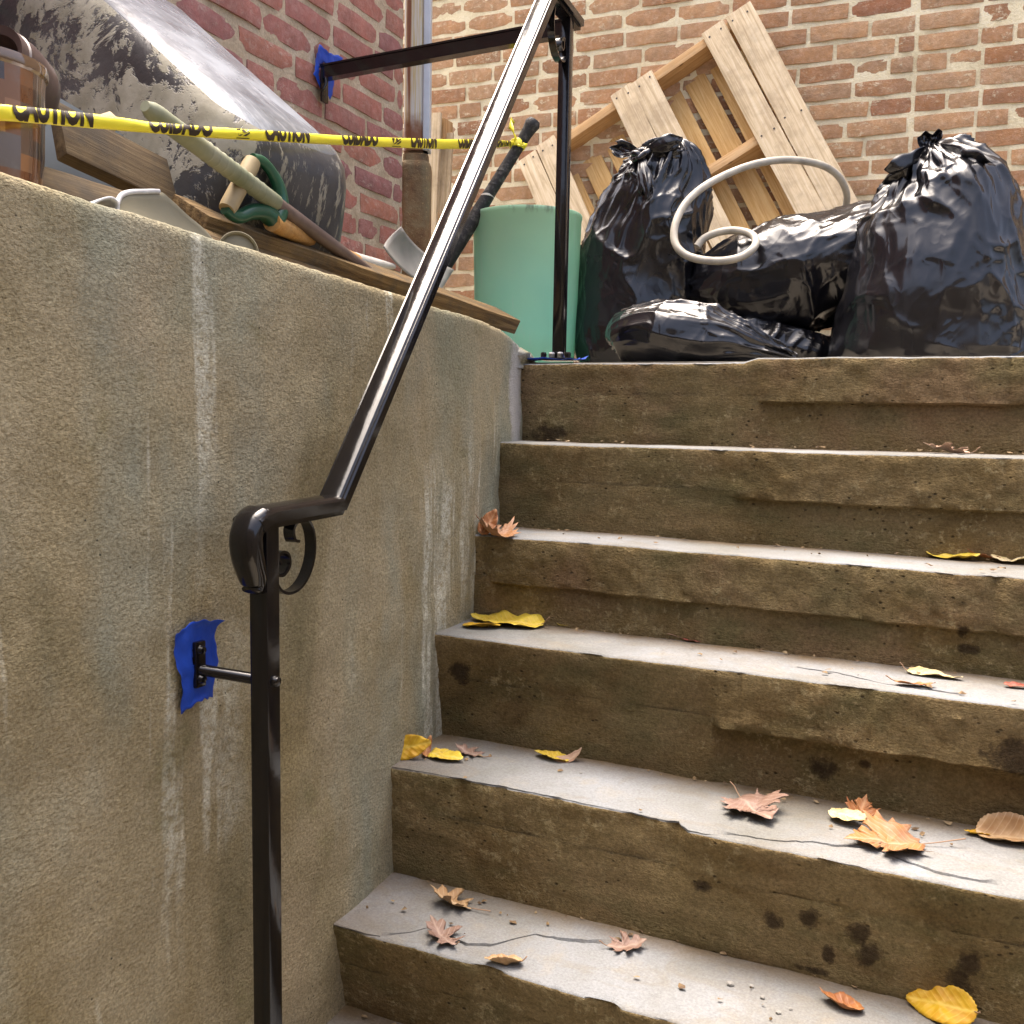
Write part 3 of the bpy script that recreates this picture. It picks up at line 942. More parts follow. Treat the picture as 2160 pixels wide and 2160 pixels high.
tape_patch('masking_tape', 'blue masking tape patch on the red bricks under the top bar', [at(668, 95, 'X', X1), at(714, 124, 'X', X1), at(692, 214, 'X', X1), at(657, 160, 'X', X1)], (1, 0, 0), (0.42, 0.62, 0.2, 0.26), 0.006, 5, 20)
tape_patch('masking_tape', 'blue masking tape strip on the top step under the post foot', [Vector((-0.048, 0.100, 0.0)), Vector((0.100, 0.100, 0.0)), Vector((0.100, 0.006, -0.003)), Vector((-0.048, 0.006, -0.003))], (0, 0, 1), (0.58, 0.5, 0.26, 0.36), 0.012, 9)

# ------------------------------------------------------------------ rubbish bags: a gathered sheet relaxed by small position-based steps
def bag_mesh(secs, nu=120, nv=90, slack=1.0, iters=140, seed=0, lump=0.05, floor=0.002, gather=0.35, pull=0.02, crease=0.020, folds=14):
    """secs: (centre xyz, half width a, half width b, direction of a in degrees) from the bottom to the mouth"""
    r = np.random.default_rng(seed)
    C = spline([s[0] for s in secs], nv)
    A = np.interp(np.linspace(0, len(secs) - 1, nv), range(len(secs)), [s[1] for s in secs])
    B = np.interp(np.linspace(0, len(secs) - 1, nv), range(len(secs)), [s[2] for s in secs])
    # smooth the radii
    for _ in range(4):
        A[1:-1] = (A[:-2] + 2 * A[1:-1] + A[2:]) / 4
        B[1:-1] = (B[:-2] + 2 * B[1:-1] + B[2:]) / 4
    T = np.gradient(C, axis=0)
    T /= np.linalg.norm(T, axis=1)[:, None]
    a0 = np.array([math.cos(R(secs[0][3])), math.sin(R(secs[0][3])), 0.0])
    X = np.zeros((nv, nu, 3))
    th = np.arange(nu) / nu * 2 * math.pi
    for j in range(nv):
        a = a0 - T[j] * (a0 @ T[j])
        a /= np.linalg.norm(a)
        b = np.cross(T[j], a)
        cth, sth = np.cos(th), np.sin(th)
        X[j] = C[j] + A[j] * cth[:, None] * a + B[j] * sth[:, None] * b
    n = fbm(X + seed * 3.1, 4.5, 3)
    cen = C[:, None, :]
    rad = X - cen
    X = cen + rad * (1 + lump * 2 * n[..., None])
    tgt = X.copy()
    tgt[..., 2] = np.maximum(tgt[..., 2], floor)
    circ = np.pi * (3 * (A + B) - np.sqrt((3 * A + B) * (A + 3 * B)))
    lu = (circ * (1 - gather) + circ.max() * gather) / nu * slack
    lu = np.maximum(lu, circ / nu * slack)[:, None] * np.ones((1, nu))
    lv = np.linalg.norm(tgt[1:] - tgt[:-1], axis=2)
    lv = np.repeat(lv.mean(1)[:, None], nu, 1) * (1.0 + (slack - 1) * 0.5)
    X = X + (fbm(X + 40 + seed, 9, 2) * 0.012)[..., None] * (rad / (np.linalg.norm(rad, axis=2)[..., None] + 1e-6))
    capd = np.clip(np.minimum(A, B) * 0.22, 0.006, 0.035)[:, None]
    for it in range(iters):
        D = np.zeros_like(X)
        W_ = 0.0
        # around
        for s, k, rest in ((1, 0.45, lu), (2, 0.10, lu * 1.93), (5, 0.13, lu * 4.3)):
            d = np.roll(X, -s, 1) - X
            L = np.linalg.norm(d, axis=2) + 1e-9
            c = (L - rest) / L
            c = np.where(c > 0, c, c * (1.0 if s == 1 else 0.6))
            g = d * (c * 0.5 * k)[..., None]
            D += g
            D -= np.roll(g, s, 1)
        # along
        for s, k in ((1, 0.45), (2, 0.10), (5, 0.10)):
            d = X[s:] - X[:-s]
            L = np.linalg.norm(d, axis=2) + 1e-9
            rest = lv if s == 1 else sum(lv[i:len(lv) - s + 1 + i] for i in range(s)) * (0.985 if s == 2 else 0.95)
            c = (L - rest) / L
            c = np.where(c > 0, c, c * 0.15)
            g = d * (c * 0.5 * k)[..., None]
            D[:-s] += g
            D[s:] -= g
        # diagonals
        for s in (1, -1):
            d = np.roll(X[1:], -s, 1) - X[:-1]
            L = np.linalg.norm(d, axis=2) + 1e-9
            rest = np.sqrt(lu[:-1] ** 2 + lv ** 2)
            g = d * ((L - rest) / L * 0.5 * 0.12)[..., None]
            D[:-1] += g
            D[1:] -= np.roll(g, s, 1)
        X = X + D
        off = X - tgt
        L = np.linalg.norm(off, axis=2)
        X = X - off * pull
        sc = np.minimum(1, capd / np.maximum(L, 1e-9))
        X = tgt + (X - tgt) * sc[..., None]
        X[..., 2] = np.maximum(X[..., 2], floor)
    for _ in range(4):
        X = 0.5 * X + 0.125 * (np.roll(X, 1, 1) + np.roll(X, -1, 1)) + 0.125 * (np.concatenate([X[:1], X[:-1]]) + np.concatenate([X[1:], X[-1:]]))
    # refine the grid once with a cubic in-between row and column
    Y = np.empty((nv, nu * 2, 3))
    Y[:, 0::2] = X
    Y[:, 1::2] = (9 * (X + np.roll(X, -1, 1)) - np.roll(X, 1, 1) - np.roll(X, -2, 1)) / 16
    Zp = np.concatenate([Y[:1], Y, Y[-1:]])
    Z = np.empty((2 * nv - 1, nu * 2, 3))
    Z[0::2] = Y
    Z[1::2] = (9 * (Zp[1:-2] + Zp[2:-1]) - Zp[:-3] - Zp[3:]) / 16
    nu, nv = nu * 2, 2 * nv - 1
    X = Z
    # crisp creases: shallow hollows between sharp ridges, cells of uneven size
    cen = np.stack([np.interp(np.linspace(0, 1, nv), np.linspace(0, 1, len(C)), C[:, q]) for q in range(3)], -1)[:, None, :]
    nrm = X - cen
    nrm /= np.linalg.norm(nrm, axis=2)[..., None] + 1e-6
    wgt = np.clip(np.interp(np.linspace(0, 1, nv), np.linspace(0, 1, len(A)), np.minimum(A, B)) / 0.10, 0, 1)[:, None]
    warp = np.stack([fbm(X + 3 * seed, 5, 2), fbm(X + 31 + seed, 5, 2), fbm(X + 67 + seed, 5, 2)], -1) * 0.05
    lo, hi = X.min((0, 1)) - 0.03, X.max((0, 1)) + 0.03
    rest_amp = 0.35 + 0.65 * np.clip(fbm(X + 90 + seed, 3, 2) * 2 + 0.4, 0, 1)
    # long folds pulling towards the mouth
    thf = np.arange(nu)[None] / nu * 2 * math.pi
    s_ = np.concatenate([[0], np.cumsum(np.linalg.norm(np.diff(cen[:, 0], axis=0), axis=1))])
    dist = (s_[-1] - s_)[:, None]
    wob = fbm(X + 55 + seed, 4, 2) * 2.2
    fold = np.abs(np.sin(thf * (folds // 2) + wob)) ** 0.7 + 0.6 * np.abs(np.sin(thf * (folds * 0.5 + 2.5) + 2 * wob + seed)) ** 0.8
    X = X - nrm * ((fold - 0.8) * 0.022 * np.exp(-dist / 0.16) * np.clip(wgt * 1.4, 0, 1))[..., None]
    X0 = X.copy()
    for cell, amp, rid in ((0.19, crease * 2.0, crease * 0.55), (0.10, crease * 0.35, crease * 0.25)):
        box_ = (hi - lo)
        num = int(np.clip(box_.prod() / cell ** 3 * 1.6, 12, 260))
        st_ = np.array([1, 1, 0.62])
        pts = (lo + r.random((num, 3)) * box_) * st_
        Qx = ((X0 + warp) * st_).reshape(-1, 3)
        d2 = (Qx ** 2).sum(1)[:, None] + (pts ** 2).sum(1)[None] - 2 * Qx @ pts.T
        d2 = np.sqrt(np.maximum(np.partition(d2, 1, axis=1)[:, :2], 0))
        f1 = d2[:, 0].reshape(nv, nu) / cell
        gap = (d2[:, 1] - d2[:, 0]).reshape(nv, nu) / cell
        X = X + nrm * (((f1 - 0.55) * amp + np.exp(-gap / 0.07) * rid) * wgt * rest_amp)[..., None]
    X[..., 2] = np.maximum(X[..., 2], floor)
    V = np.concatenate([X.reshape(-1, 3), X[0].mean(0)[None], X[-1].mean(0)[None]])
    F = grid_faces(nu, nv, True)
    k = nu * nv
    F += [((i + 1) % nu, i, k) for i in range(nu)]
    F += [((nv - 1) * nu + i, (nv - 1) * nu + (i + 1) % nu, k + 1) for i in range(nu)]
    return V, F
def bag(label, secs, seed, neck=None, **kw):
    root = thing('rubbish_bag', label, 'rubbish bag', secs[0][0], 'black rubbish bags on the landing')
    V, F = bag_mesh(secs, seed=seed, **kw)
    o = mesh('film', V, F, MAT_BAG, root, True)
    return root
# tall bag tied in a knot, beside the green bin
b1c = lambda px, py, y: tuple(at(px, py, 'Y', y))
b1 = bag('tall black rubbish bag tied in a knot beside the green bin', [((0.05, 0.62, 0.006), 0.05, 0.05, 0), ((0.05, 0.62, 0.02), 0.175, 0.15, 0), ((0.055, 0.62, 0.12), 0.205, 0.18, 0), ((0.068, 0.62, 0.24), 0.203, 0.175, 0), ((0.088, 0.62, 0.38), 0.188, 0.165, 0), ((0.125, 0.62, 0.50), 0.160, 0.15, 0), ((0.148, 0.61, 0.585), 0.122, 0.12, 0), ((0.160, 0.60, 0.645), 0.070, 0.07, 0), ((0.162, 0.60, 0.662), 0.014, 0.014, 0)], 1, slack=1.01)
kn = Vector((0.098, 0.515, 0.605))
V, F = tube_geo(spline([kn + Vector(v) for v in ((-0.024, 0, -0.008), (-0.008, -0.018, -0.014), (0.014, -0.016, 0.0), (0.018, 0.008, 0.012), (-0.004, 0.014, 0.016), (-0.020, -0.004, 0.008), (-0.010, -0.02, 0.0), (0.012, -0.012, -0.012))], 60), 0.0105, 10)
co = np.array([list(v) for v in V])
co += (fbm(co, 60, 2) * 0.004)[:, None]
mesh('knot', co, F, MAT_BAG, b1, True)
def flap(name, parent, base, dirs, w0, w1, length, seed, bulge=0.35):
    """a loose crumpled end of film"""
    nu, nv = 22, 26
    d, s_ = Vector(dirs[0]).normalized(), Vector(dirs[1]).normalized()
    n = d.cross(s_)
    V = []
    for j in range(nv):
        f = j / (nv - 1)
        w = (w0 + (w1 - w0) * math.sin(min(1.0, f * 1.25) * math.pi / 2)) * (1.0 if f < 0.86 else 1 - (f - 0.86) * 2.2)
        for i in range(nu):
            g = i / (nu - 1) - 0.5
            k = pnoise(np.array([g * 5 + seed, f * 3, seed * 1.7])) * 0.25 + pnoise(np.array([g * 13 + seed, f * 2, 4.0])) * 0.12
            V.append(Vector(base) + d * (length * f * (1 + 0.12 * math.sin(g * 9 + seed))) + s_ * (w * g) + n * (w * (bulge * (0.25 - g * g) * 4 * math.sin(f * 2.6) + k * f)))
    o = mesh(name, V, grid_faces(nu, nv), MAT_BAG, parent, True)
    m = o.modifiers.new('thickness', 'SOLIDIFY')
    m.thickness = 0.0006
    return o
flap('loose_end', b1, kn + Vector((-0.008, -0.006, 0.004)), ((-0.85, 0, 0.30), (0.3, 0.4, 0.9)), 0.02, 0.055, 0.085, 2)
flap('loose_end', b1, kn + Vector((0.010, 0.0, 0.0)), ((0.85, 0.25, 0.22), (-0.2, -0.6, 0.8)), 0.03, 0.085, 0.10, 5)
flap('loose_end', b1, kn + Vector((0.006, -0.018, -0.012)), ((0.22, -0.25, -0.9), (0.9, 0.3, 0.1)), 0.018, 0.05, 0.12, 8)
# low slumped bag at the front
b2 = bag('small slumped black rubbish bag lying lowest on the landing edge', [((0.115, 0.26, 0.05), 0.02, 0.02, 90), ((0.135, 0.26, 0.065), 0.08, 0.07, 90), ((0.20, 0.26, 0.080), 0.115, 0.092, 90), ((0.29, 0.27, 0.080), 0.130, 0.098, 90), ((0.38, 0.28, 0.066), 0.125, 0.085, 90), ((0.47, 0.29, 0.045), 0.10, 0.058, 90), ((0.54, 0.29, 0.025), 0.05, 0.030, 90), ((0.58, 0.29, 0.015), 0.012, 0.012, 90)], 2, slack=1.02, lump=0.07)
# bag lying over the others, its mouth drawn up to the right
b3 = bag('black rubbish bag slumped sideways under the white hose loop', [((0.22, 0.64, 0.24), 0.03, 0.03, 90), ((0.25, 0.64, 0.235), 0.11, 0.095, 90), ((0.37, 0.65, 0.245), 0.17, 0.145, 90), ((0.50, 0.66, 0.265), 0.19, 0.168, 90), ((0.62, 0.68, 0.30), 0.19, 0.160, 90), ((0.73, 0.70, 0.345), 0.165, 0.135, 90), ((0.84, 0.72, 0.39), 0.10, 0.085, 90), ((0.93, 0.74, 0.42), 0.015, 0.015, 90)], 3, slack=1.02, lump=0.06)
# bag hidden below
bag('black rubbish bag squashed in the dark under the slumped bag', [((0.42, 0.66, 0.004), 0.06, 0.06, 0), ((0.42, 0.66, 0.02), 0.22, 0.17, 0), ((0.43, 0.66, 0.08), 0.25, 0.19, 0), ((0.44, 0.66, 0.14), 0.20, 0.15, 0), ((0.45, 0.66, 0.165), 0.03, 0.03, 0)], 4, slack=1.04)
# big bag at the right
b4 = bag('big bulging black rubbish bag with a crumpled top, largest of all', [((0.87, 0.52, 0.004), 0.06, 0.06, 0), ((0.87, 0.52, 0.012), 0.245, 0.20, 0), ((0.87, 0.52, 0.06), 0.250, 0.21, 0), ((0.88, 0.52, 0.17), 0.228, 0.21, 0), ((0.886, 0.52, 0.28), 0.212, 0.20, 0), ((0.886, 0.52, 0.39), 0.190, 0.18, 0), ((0.874, 0.515, 0.47), 0.150, 0.14, 0), ((0.862, 0.505, 0.525), 0.095, 0.09, 0), ((0.852, 0.50, 0.552), 0.03, 0.03, 0)], 6, slack=1.01, gather=0.6)
flap('loose_end', b4, (0.852, 0.49, 0.540), ((-0.10, -0.05, 1), (1, 0.2, 0.1)), 0.03, 0.06, 0.045, 3)
flap('loose_end', b4, (0.88, 0.47, 0.535), ((0.80, -0.30, -0.45), (-0.2, -0.75, 0.5)), 0.04, 0.10, 0.14, 9)
flap('loose_end', b4, (0.84, 0.46, 0.535), ((-0.72, -0.35, -0.55), (-0.2, 0.75, -0.4)), 0.03, 0.09, 0.11, 12)
# one more at the right edge
bag('black rubbish bag half hidden behind the biggest one', [((1.22, 0.72, 0.004), 0.05, 0.05, 0), ((1.22, 0.72, 0.02), 0.17, 0.16, 0), ((1.22, 0.72, 0.12), 0.20, 0.18, 0), ((1.215, 0.72, 0.24), 0.17, 0.16, 0), ((1.21, 0.72, 0.31), 0.09, 0.08, 0), ((1.20, 0.72, 0.335), 0.015, 0.015, 0)], 7, slack=1.04)

# ------------------------------------------------------------------ green bin
t = NT('translucent_teal_plastic')
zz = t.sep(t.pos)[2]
col = t.mix(t.ramp(t.noise(5, 4), [(0.4, 0.0), (0.7, 0.5)]), (0.40, 0.72, 0.58), (0.29, 0.65, 0.54))
grm = t.math('MULTIPLY', t.ramp(t.noise(20, 5, 0.7, t.scaled((1, 1, 0.25))), [(0.54, 0.0), (0.62, 0.9)]), t.ramp(zz, [(0.425, 0.0), (0.46, 1.0)]))
lit_top = t.ramp(t.math('MULTIPLY_ADD', t.noise(6, 4), 0.25, zz), [(0.25, 0.0), (0.58, 0.55)])  # upper part painted paler, for light coming through the plastic
col = t.mix(lit_top, col, (0.50, 0.62, 0.44))
col = t.mix(grm, col, (0.07, 0.05, 0.035))
scf = t.ramp(t.noise(26, 4, 0.7, t.scaled((1, 1, 0.12), rot=(0.3, 0, 0))), [(0.60, 0.0), (0.66, 0.45)])
col = t.mix(scf, col, (0.50, 0.68, 0.58))
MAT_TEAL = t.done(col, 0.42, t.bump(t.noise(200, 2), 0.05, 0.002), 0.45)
tr = t.nd('ShaderNodeBsdfTranslucent')
t.put(tr.inputs['Color'], col)
mx = t.nd('ShaderNodeMixShader')
mx.inputs[0].default_value = 0.45
t.t.links.new(t.b.outputs[0], mx.inputs[1])
t.t.links.new(tr.outputs[0], mx.inputs[2])
t.t.links.new(mx.outputs[0], t.t.nodes['Material Output'].inputs[0])
bc = Vector((-0.235, 0.47, 0))
gb = thing('bin', 'mint green plastic bin with scuffed rim behind the upper post', 'bin', bc)
prf = [(0.0, 0.012), (0.143, 0.012), (0.147, 0.004), (0.149, 0.0), (0.153, 0.006), (0.157, 0.10), (0.162, 0.25), (0.1675, 0.452), (0.1690, 0.454), (0.1698, 0.458), (0.1698, 0.464), (0.1685, 0.4665), (0.1650, 0.4660), (0.1635, 0.460), (0.158, 0.25), (0.150, 0.02), (0.0, 0.018)]
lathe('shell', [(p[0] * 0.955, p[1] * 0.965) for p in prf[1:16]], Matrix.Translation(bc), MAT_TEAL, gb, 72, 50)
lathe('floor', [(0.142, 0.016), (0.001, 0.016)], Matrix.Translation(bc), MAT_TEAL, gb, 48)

# ------------------------------------------------------------------ leaning pallet
C1 = at(1585, 12, 'Y', 1.60)
C2 = at(1097, 347, 'Y', 1.56)
pu = (C1 - C2).normalized()
low = at(1500, 830, 'Y', 1.30)
pn = pu.cross((low - C2)).normalized()
if pn.y > 0:
    pn = -pn
pv = pn.cross(pu).normalized()
if pv.z > 0:
    pv = -pv
PL = (C1 - C2).length
PW = 1.0
pal = thing('pallet', 'pine pallet tilted against the orange brick wall behind the bags', 'pallet', tuple(C2))
def pbox(name, u0, u1, v0, v1, w0, w1, mat, grain='v', jit=0.002, notch=None):
    """w is the depth towards the viewer; mesh kept in local space so the grain follows the board"""
    c = C2 + pu * ((u0 + u1) / 2) + pv * ((v0 + v1) / 2) + pn * ((w0 + w1) / 2)
    xax = pv if grain == 'v' else pu
    L, Wd = ((v1 - v0), (u1 - u0)) if grain == 'v' else ((u1 - u0), (v1 - v0))
    M = frame(c, xax, z=pn)
    o = box(name, (L, Wd, w1 - w0), Matrix.Identity(4), mat, None, 0.0025, 2, jit, 6)
    o.parent = pal
    o.matrix_parent_inverse = world_of(pal).inverted()
    o.matrix_basis = M @ Matrix.Rotation(random.gauss(0, 0.006), 4, 'Z')
    return o
def uof(px, py):
    return (at(px, py, 'Y', 1.57) - C2).dot(pu)
sw = 0.088
for v0 in (0.0, PW / 2 - 0.02, PW - 0.04):
    st_ = pbox('stringer', 0.0, PL, v0 + 0.002, v0 + 0.040, -sw, -0.0005, MAT_STRING, 'u', 0.002)
k = PL / 1.03
for (u0, u1) in ((0.0, 0.088), (0.092, 0.178), (0.438, 0.528), (0.533, 0.625), (0.835, 0.925), (0.930, 1.03)):
    pbox('deck_board', u0 * k, u1 * k, -0.006 + random.uniform(-.012, .008), PW + random.uniform(-.01, .012), 0.0, 0.016, MAT_GREYWOOD)
for u0 in (0.0, 0.10, 0.215, 0.325, 0.435, 0.590, 0.700, 0.800, 0.93):
    pbox('deck_board', u0 * k, (u0 + 0.085) * k, -0.004, PW, -sw - 0.016, -sw - 0.0005, MAT_PINE)
MAT_NAIL = plain('nail_heads', (0.06, 0.05, 0.045), 0.5, metal=0.6)
for (u0, u1) in ((0.0, 0.088), (0.092, 0.178), (0.438, 0.528), (0.533, 0.625), (0.835, 0.925), (0.930, 1.03)):
    for v0 in (0.02, PW / 2):
        for uu in (u0 + 0.02, u1 - 0.022):
            c = C2 + pu * uu * k + pv * (v0 + random.uniform(-.008, .008)) + pn * 0.0165
            lathe('nail', [(0.0, 0.0012), (0.0035, 0.001), (0.004, 0.0)], frame(c, pu, z=pn), MAT_NAIL, pal, 8)

# narrow weathered pallet standing on edge behind the downspout
p2 = thing('pallet', 'small grey weathered pallet standing upright behind the downspout', 'pallet', tuple(at(915, 700, 'B', 0)))
def upboard(name, a, b, c, d, mat, thick=0.016, off=0.0):
    """upright board between the picture points a (top left), b (top right), c (bottom right), d (bottom left)"""
    A, B_, C_, D_ = [at(q[0], q[1], 'Y', 1.42 + off) for q in (a, b, c, d)]
    topc, botc = (A + B_) / 2, (C_ + D_) / 2
    xax = (botc - topc)
    L = xax.length
    M = frame((topc + botc) / 2, xax, z=(0, -1, 0))
    o = box(name, (L, (B_ - A).length, thick), Matrix.Identity(4), mat, None, 0.0025, 2, 0.002, 4)
    o.parent = p2
    o.matrix_parent_inverse = world_of(p2).inverted()
    o.matrix_basis = M
upboard('deck_board', (898, 242), (931, 236), (912, 640), (884, 640), MAT_GREYWOOD)
upboard('deck_board', (930, 262), (945, 300), (926, 640), (908, 640), MAT_GREYWOOD, 0.016, 0.05)
upboard('stringer', (915, 250), (944, 262), (944, 300), (915, 300), MAT_STRING, 0.08, 0.055)
upboard('stringer', (905, 448), (932, 460), (932, 482), (905, 480), MAT_STRING, 0.08, 0.055)

# ------------------------------------------------------------------ white hose
MAT_HOSE = plain('cream_hose', (0.50, 0.46, 0.38), 0.45, 0.4, grime=0.6, scale=22)
hp = [(1772, 470, 0.98), (1786, 425, 0.94), (1782, 395, 0.90), (1765, 368, 0.86), (1735, 349, 0.81), (1690, 339, 0.75), (1640, 338, 0.69), (1585, 348, 0.63), (1530, 369, 0.57), (1480, 397, 0.51), (1444, 432, 0.46), (1424, 475, 0.42), (1424, 512, 0.40), (1444, 536, 0.39), (1480, 548, 0.39), (1525, 550, 0.40), (1565, 541, 0.42), (1590, 522, 0.45), (1594, 505, 0.48), (1580, 492, 0.50), (1550, 486, 0.51), (1515, 490, 0.51), (1485, 503, 0.50), (1470, 520, 0.49)]
ho = tube('hose', spline([at(a, b, 'Y', y) for a, b, y in hp], 150), 0.0105, MAT_HOSE, None, 12)
tag(ho, 'cream white hose curling in a loop over the bags', 'hose')

# ------------------------------------------------------------------ downspout in front of the end of the red wall
t = NT('streaked_galvanised_pipe')
nrmn = t.nd('ShaderNodeNewGeometry')
sx = t.sep(t.scaled((1, 1, 0.05)))[0]
st1 = t.noise(60, 4, 0.6, t.scaled((1, 1, 0.03)))
col = t.ramp(st1, [(0.30, (0.50, 0.52, 0.53)), (0.46, (0.52, 0.50, 0.44)), (0.53, (0.46, 0.36, 0.17)), (0.58, (0.50, 0.46, 0.38)), (0.70, (0.56, 0.58, 0.60))])
col = t.mix(t.ramp(t.noise(40, 3, 0.5, t.scaled((1, 1, 0.02), loc=(2, 2, 0))), [(0.62, 0.0), (0.66, 0.9)]), col, (0.20, 0.075, 0.04))
rz = t.ramp(t.math('MULTIPLY_ADD', t.noise(30, 4), 0.08, t.sep(t.pos)[2]), [(0.80, 1.0), (0.86, 0.0)])
col = t.mix(rz, col, (0.19, 0.085, 0.04))
MAT_GALV = t.done(col, 0.5, t.bump(t.noise(60, 3), 0.15, 0.003), 0.4, 0.25)
t = NT('rusted_cast_iron')
col = t.ramp(t.noise(18, 6, 0.7), [(0.3, (0.11, 0.060, 0.032)), (0.5, (0.20, 0.115, 0.055)), (0.7, (0.25, 0.185, 0.10))])
col = t.mix(t.ramp(t.noise(5, 4, 0.6, t.scaled((1, 1, 0.4))), [(0.45, 0.0), (0.65, 0.7)]), col, (0.15, 0.155, 0.10))
col = t.mix(t.ramp(t.noise(140, 3, 0.7), [(0.62, 0.0), (0.68, 0.9)]), col, (0.40, 0.28, 0.14))
MAT_RUST = t.done(col, 0.85, t.bump(t.noise(90, 5, 0.75), 0.9, 0.006), 0.3)
dsc = at(877, 400, 'Y', 0.575)
ds = thing('downspout', 'streaked galvanised downspout entering a rusty cast iron foot in the corner', 'downspout', (dsc.x, dsc.y, 0))
def rrect(w, d, r, n=6):
    P = []
    for cx, cy, a0 in ((w / 2 - r, d / 2 - r, 0), (-w / 2 + r, d / 2 - r, 90), (-w / 2 + r, -d / 2 + r, 180), (w / 2 - r, -d / 2 + r, 270)):
        for k in range(n + 1):
            a = R(a0 + 90 * k / n)
            P.append((cx + r * math.cos(a), cy + r * math.sin(a)))
    return P
def upright(name, rings, mat, parent, yaw=0.0):
    """rings: (centre x, centre y, z, width, depth, corner radius)"""
    V = []
    for cx, cy, z, w, d, r in rings:
        for a, b in rrect(w, d, r):
            V.append((cx + a * math.cos(yaw) - b * math.sin(yaw), cy + a * math.sin(yaw) + b * math.cos(yaw), z))
    n = 28
    F = grid_faces(n, len(rings), True) + [tuple(range(n))[::-1], tuple((len(rings) - 1) * n + i for i in range(n))]
    return soft(mesh(name, V, F, mat, parent, True), 35)
yw = R(24)
c = (dsc.x, dsc.y)
up_ = upright('pipe', [(c[0], c[1], 0.70, 0.078, 0.070, 0.03), (c[0], c[1], 2.6, 0.078, 0.070, 0.03)], MAT_GALV, ds, yw)
upright('pipe_seam', [(c[0] + 0.036 * math.cos(yw) + 0.01 * math.sin(yw), c[1] + 0.036 * math.sin(yw) - 0.01 * math.cos(yw), 0.70, 0.022, 0.06, 0.004), (c[0] + 0.036 * math.cos(yw) + 0.01 * math.sin(yw), c[1] + 0.036 * math.sin(yw) - 0.01 * math.cos(yw), 2.6, 0.022, 0.06, 0.004)], plain('pale_blue_strip', (0.50, 0.55, 0.62), 0.45, 0.4, grime=0.5, scale=8), up_, yw)  # pale bluish strip down one edge of the pipe
upright('cast_foot', [(c[0], c[1], 0.0, 0.098, 0.09, 0.022), (c[0], c[1], 0.60, 0.098, 0.09, 0.022), (c[0], c[1], 0.645, 0.100, 0.092, 0.024), (c[0], c[1], 0.66, 0.096, 0.088, 0.024), (c[0], c[1], 0.668, 0.082, 0.075, 0.022), (c[0], c[1], 0.69, 0.080, 0.073, 0.022)], MAT_RUST, ds, yw)

# ------------------------------------------------------------------ upturned mortar tub leaning on the side wall
t = NT('mortar_splashed_black_plastic')
sp = t.noise(6.5, 6, 0.72, None, 0.5)
yy = t.math('MULTIPLY_ADD', t.sep(t.pos)[1], -0.85, -0.77)
msk = t.ramp(t.math('ADD', sp, yy), [(0.505, 0.0), (0.535, 1.0)])
msk = t.math('MULTIPLY', msk, t.ramp(t.noise(42, 4, 0.75), [(0.34, 0.0), (0.40, 1.0)]))
stk = t.ramp(t.noise(24, 5, 0.75, t.scaled((1, 2.4, 0.6), rot=(R(32), 0, 0))), [(0.545, 0.0), (0.585, 0.85)])
m2 = t.math('MAXIMUM', msk, stk)
dust = t.ramp(t.noise(6, 5, 0.6), [(0.35, 0.06), (0.75, 0.28)])
col = t.mix(dust, (0.018, 0.018, 0.020), (0.26, 0.26, 0.26))
col = t.mix(m2, col, t.ramp(t.noise(18, 5), [(0.3, (0.19, 0.175, 0.125)), (0.7, (0.33, 0.31, 0.25))]))
MAT_TUB = t.done(col, t.math('MULTIPLY_ADD', m2, 0.5, 0.34), t.bump(t.math('ADD', t.math('MULTIPLY', m2, 0.6), t.math('MULTIPLY', t.noise(60, 4), 0.4)), 0.45, 0.006), 0.5)
t = NT('dusty_tub_base_sheen')
scr = t.noise(7, 4, 0.6, None, 0.4)
lines = t.noise(70, 4, 0.6, t.scaled((0.25, 1.0, 0.25), rot=(0, R(-33), R(8))))
col = t.mix(t.ramp(scr, [(0.36, 0.25), (0.64, 0.95)]), (0.07, 0.076, 0.086), (0.25, 0.28, 0.32))  # dust plus the bluish sky sheen, painted into the colour
col = t.mix(t.ramp(lines, [(0.52, 0.0), (0.72, 0.4)]), col, (0.50, 0.52, 0.55))
MAT_TUBBASE = t.done(col, t.ramp(scr, [(0.3, 0.18), (0.7, 0.34)]), t.bump(lines, 0.12, 0.004), 0.6)
E1, E2, E3 = Vector((-0.790, 0.126, 0.600)), Vector((0.147, 0.989, -0.014)), Vector((-0.595, 0.077, -0.800))
E2 = (E2 - E1 * E1.dot(E2)).normalized()
E3 = E1.cross(E2).normalized() * (1 if E1.cross(E2).dot(E3) > 0 else -1)
PT = at(512, 258, 'X', -0.06)
L1, L2, L3 = 0.745, 0.315, 0.20
tub = thing('mortar_tub', 'big upturned black plastic tub splashed with dried mortar', 'tub', tuple(PT))
ctr = PT + E1 * (L1 / 2 - 0.005) + E2 * (L2 / 2 - 0.01)
V, fm, NR = [], [], 0
ringn = 4 * 13
def rr2(w, d, r):
    P = []
    for cx, cy, a0 in ((w / 2 - r, d / 2 - r, 0), (-w / 2 + r, d / 2 - r, 90), (-w / 2 + r, -d / 2 + r, 180), (w / 2 - r, -d / 2 + r, 270)):
        for k in range(13):
            a = R(a0 + 90 * k / 12)
            P.append((cx + r * math.cos(a), cy + r * math.sin(a)))
    return P
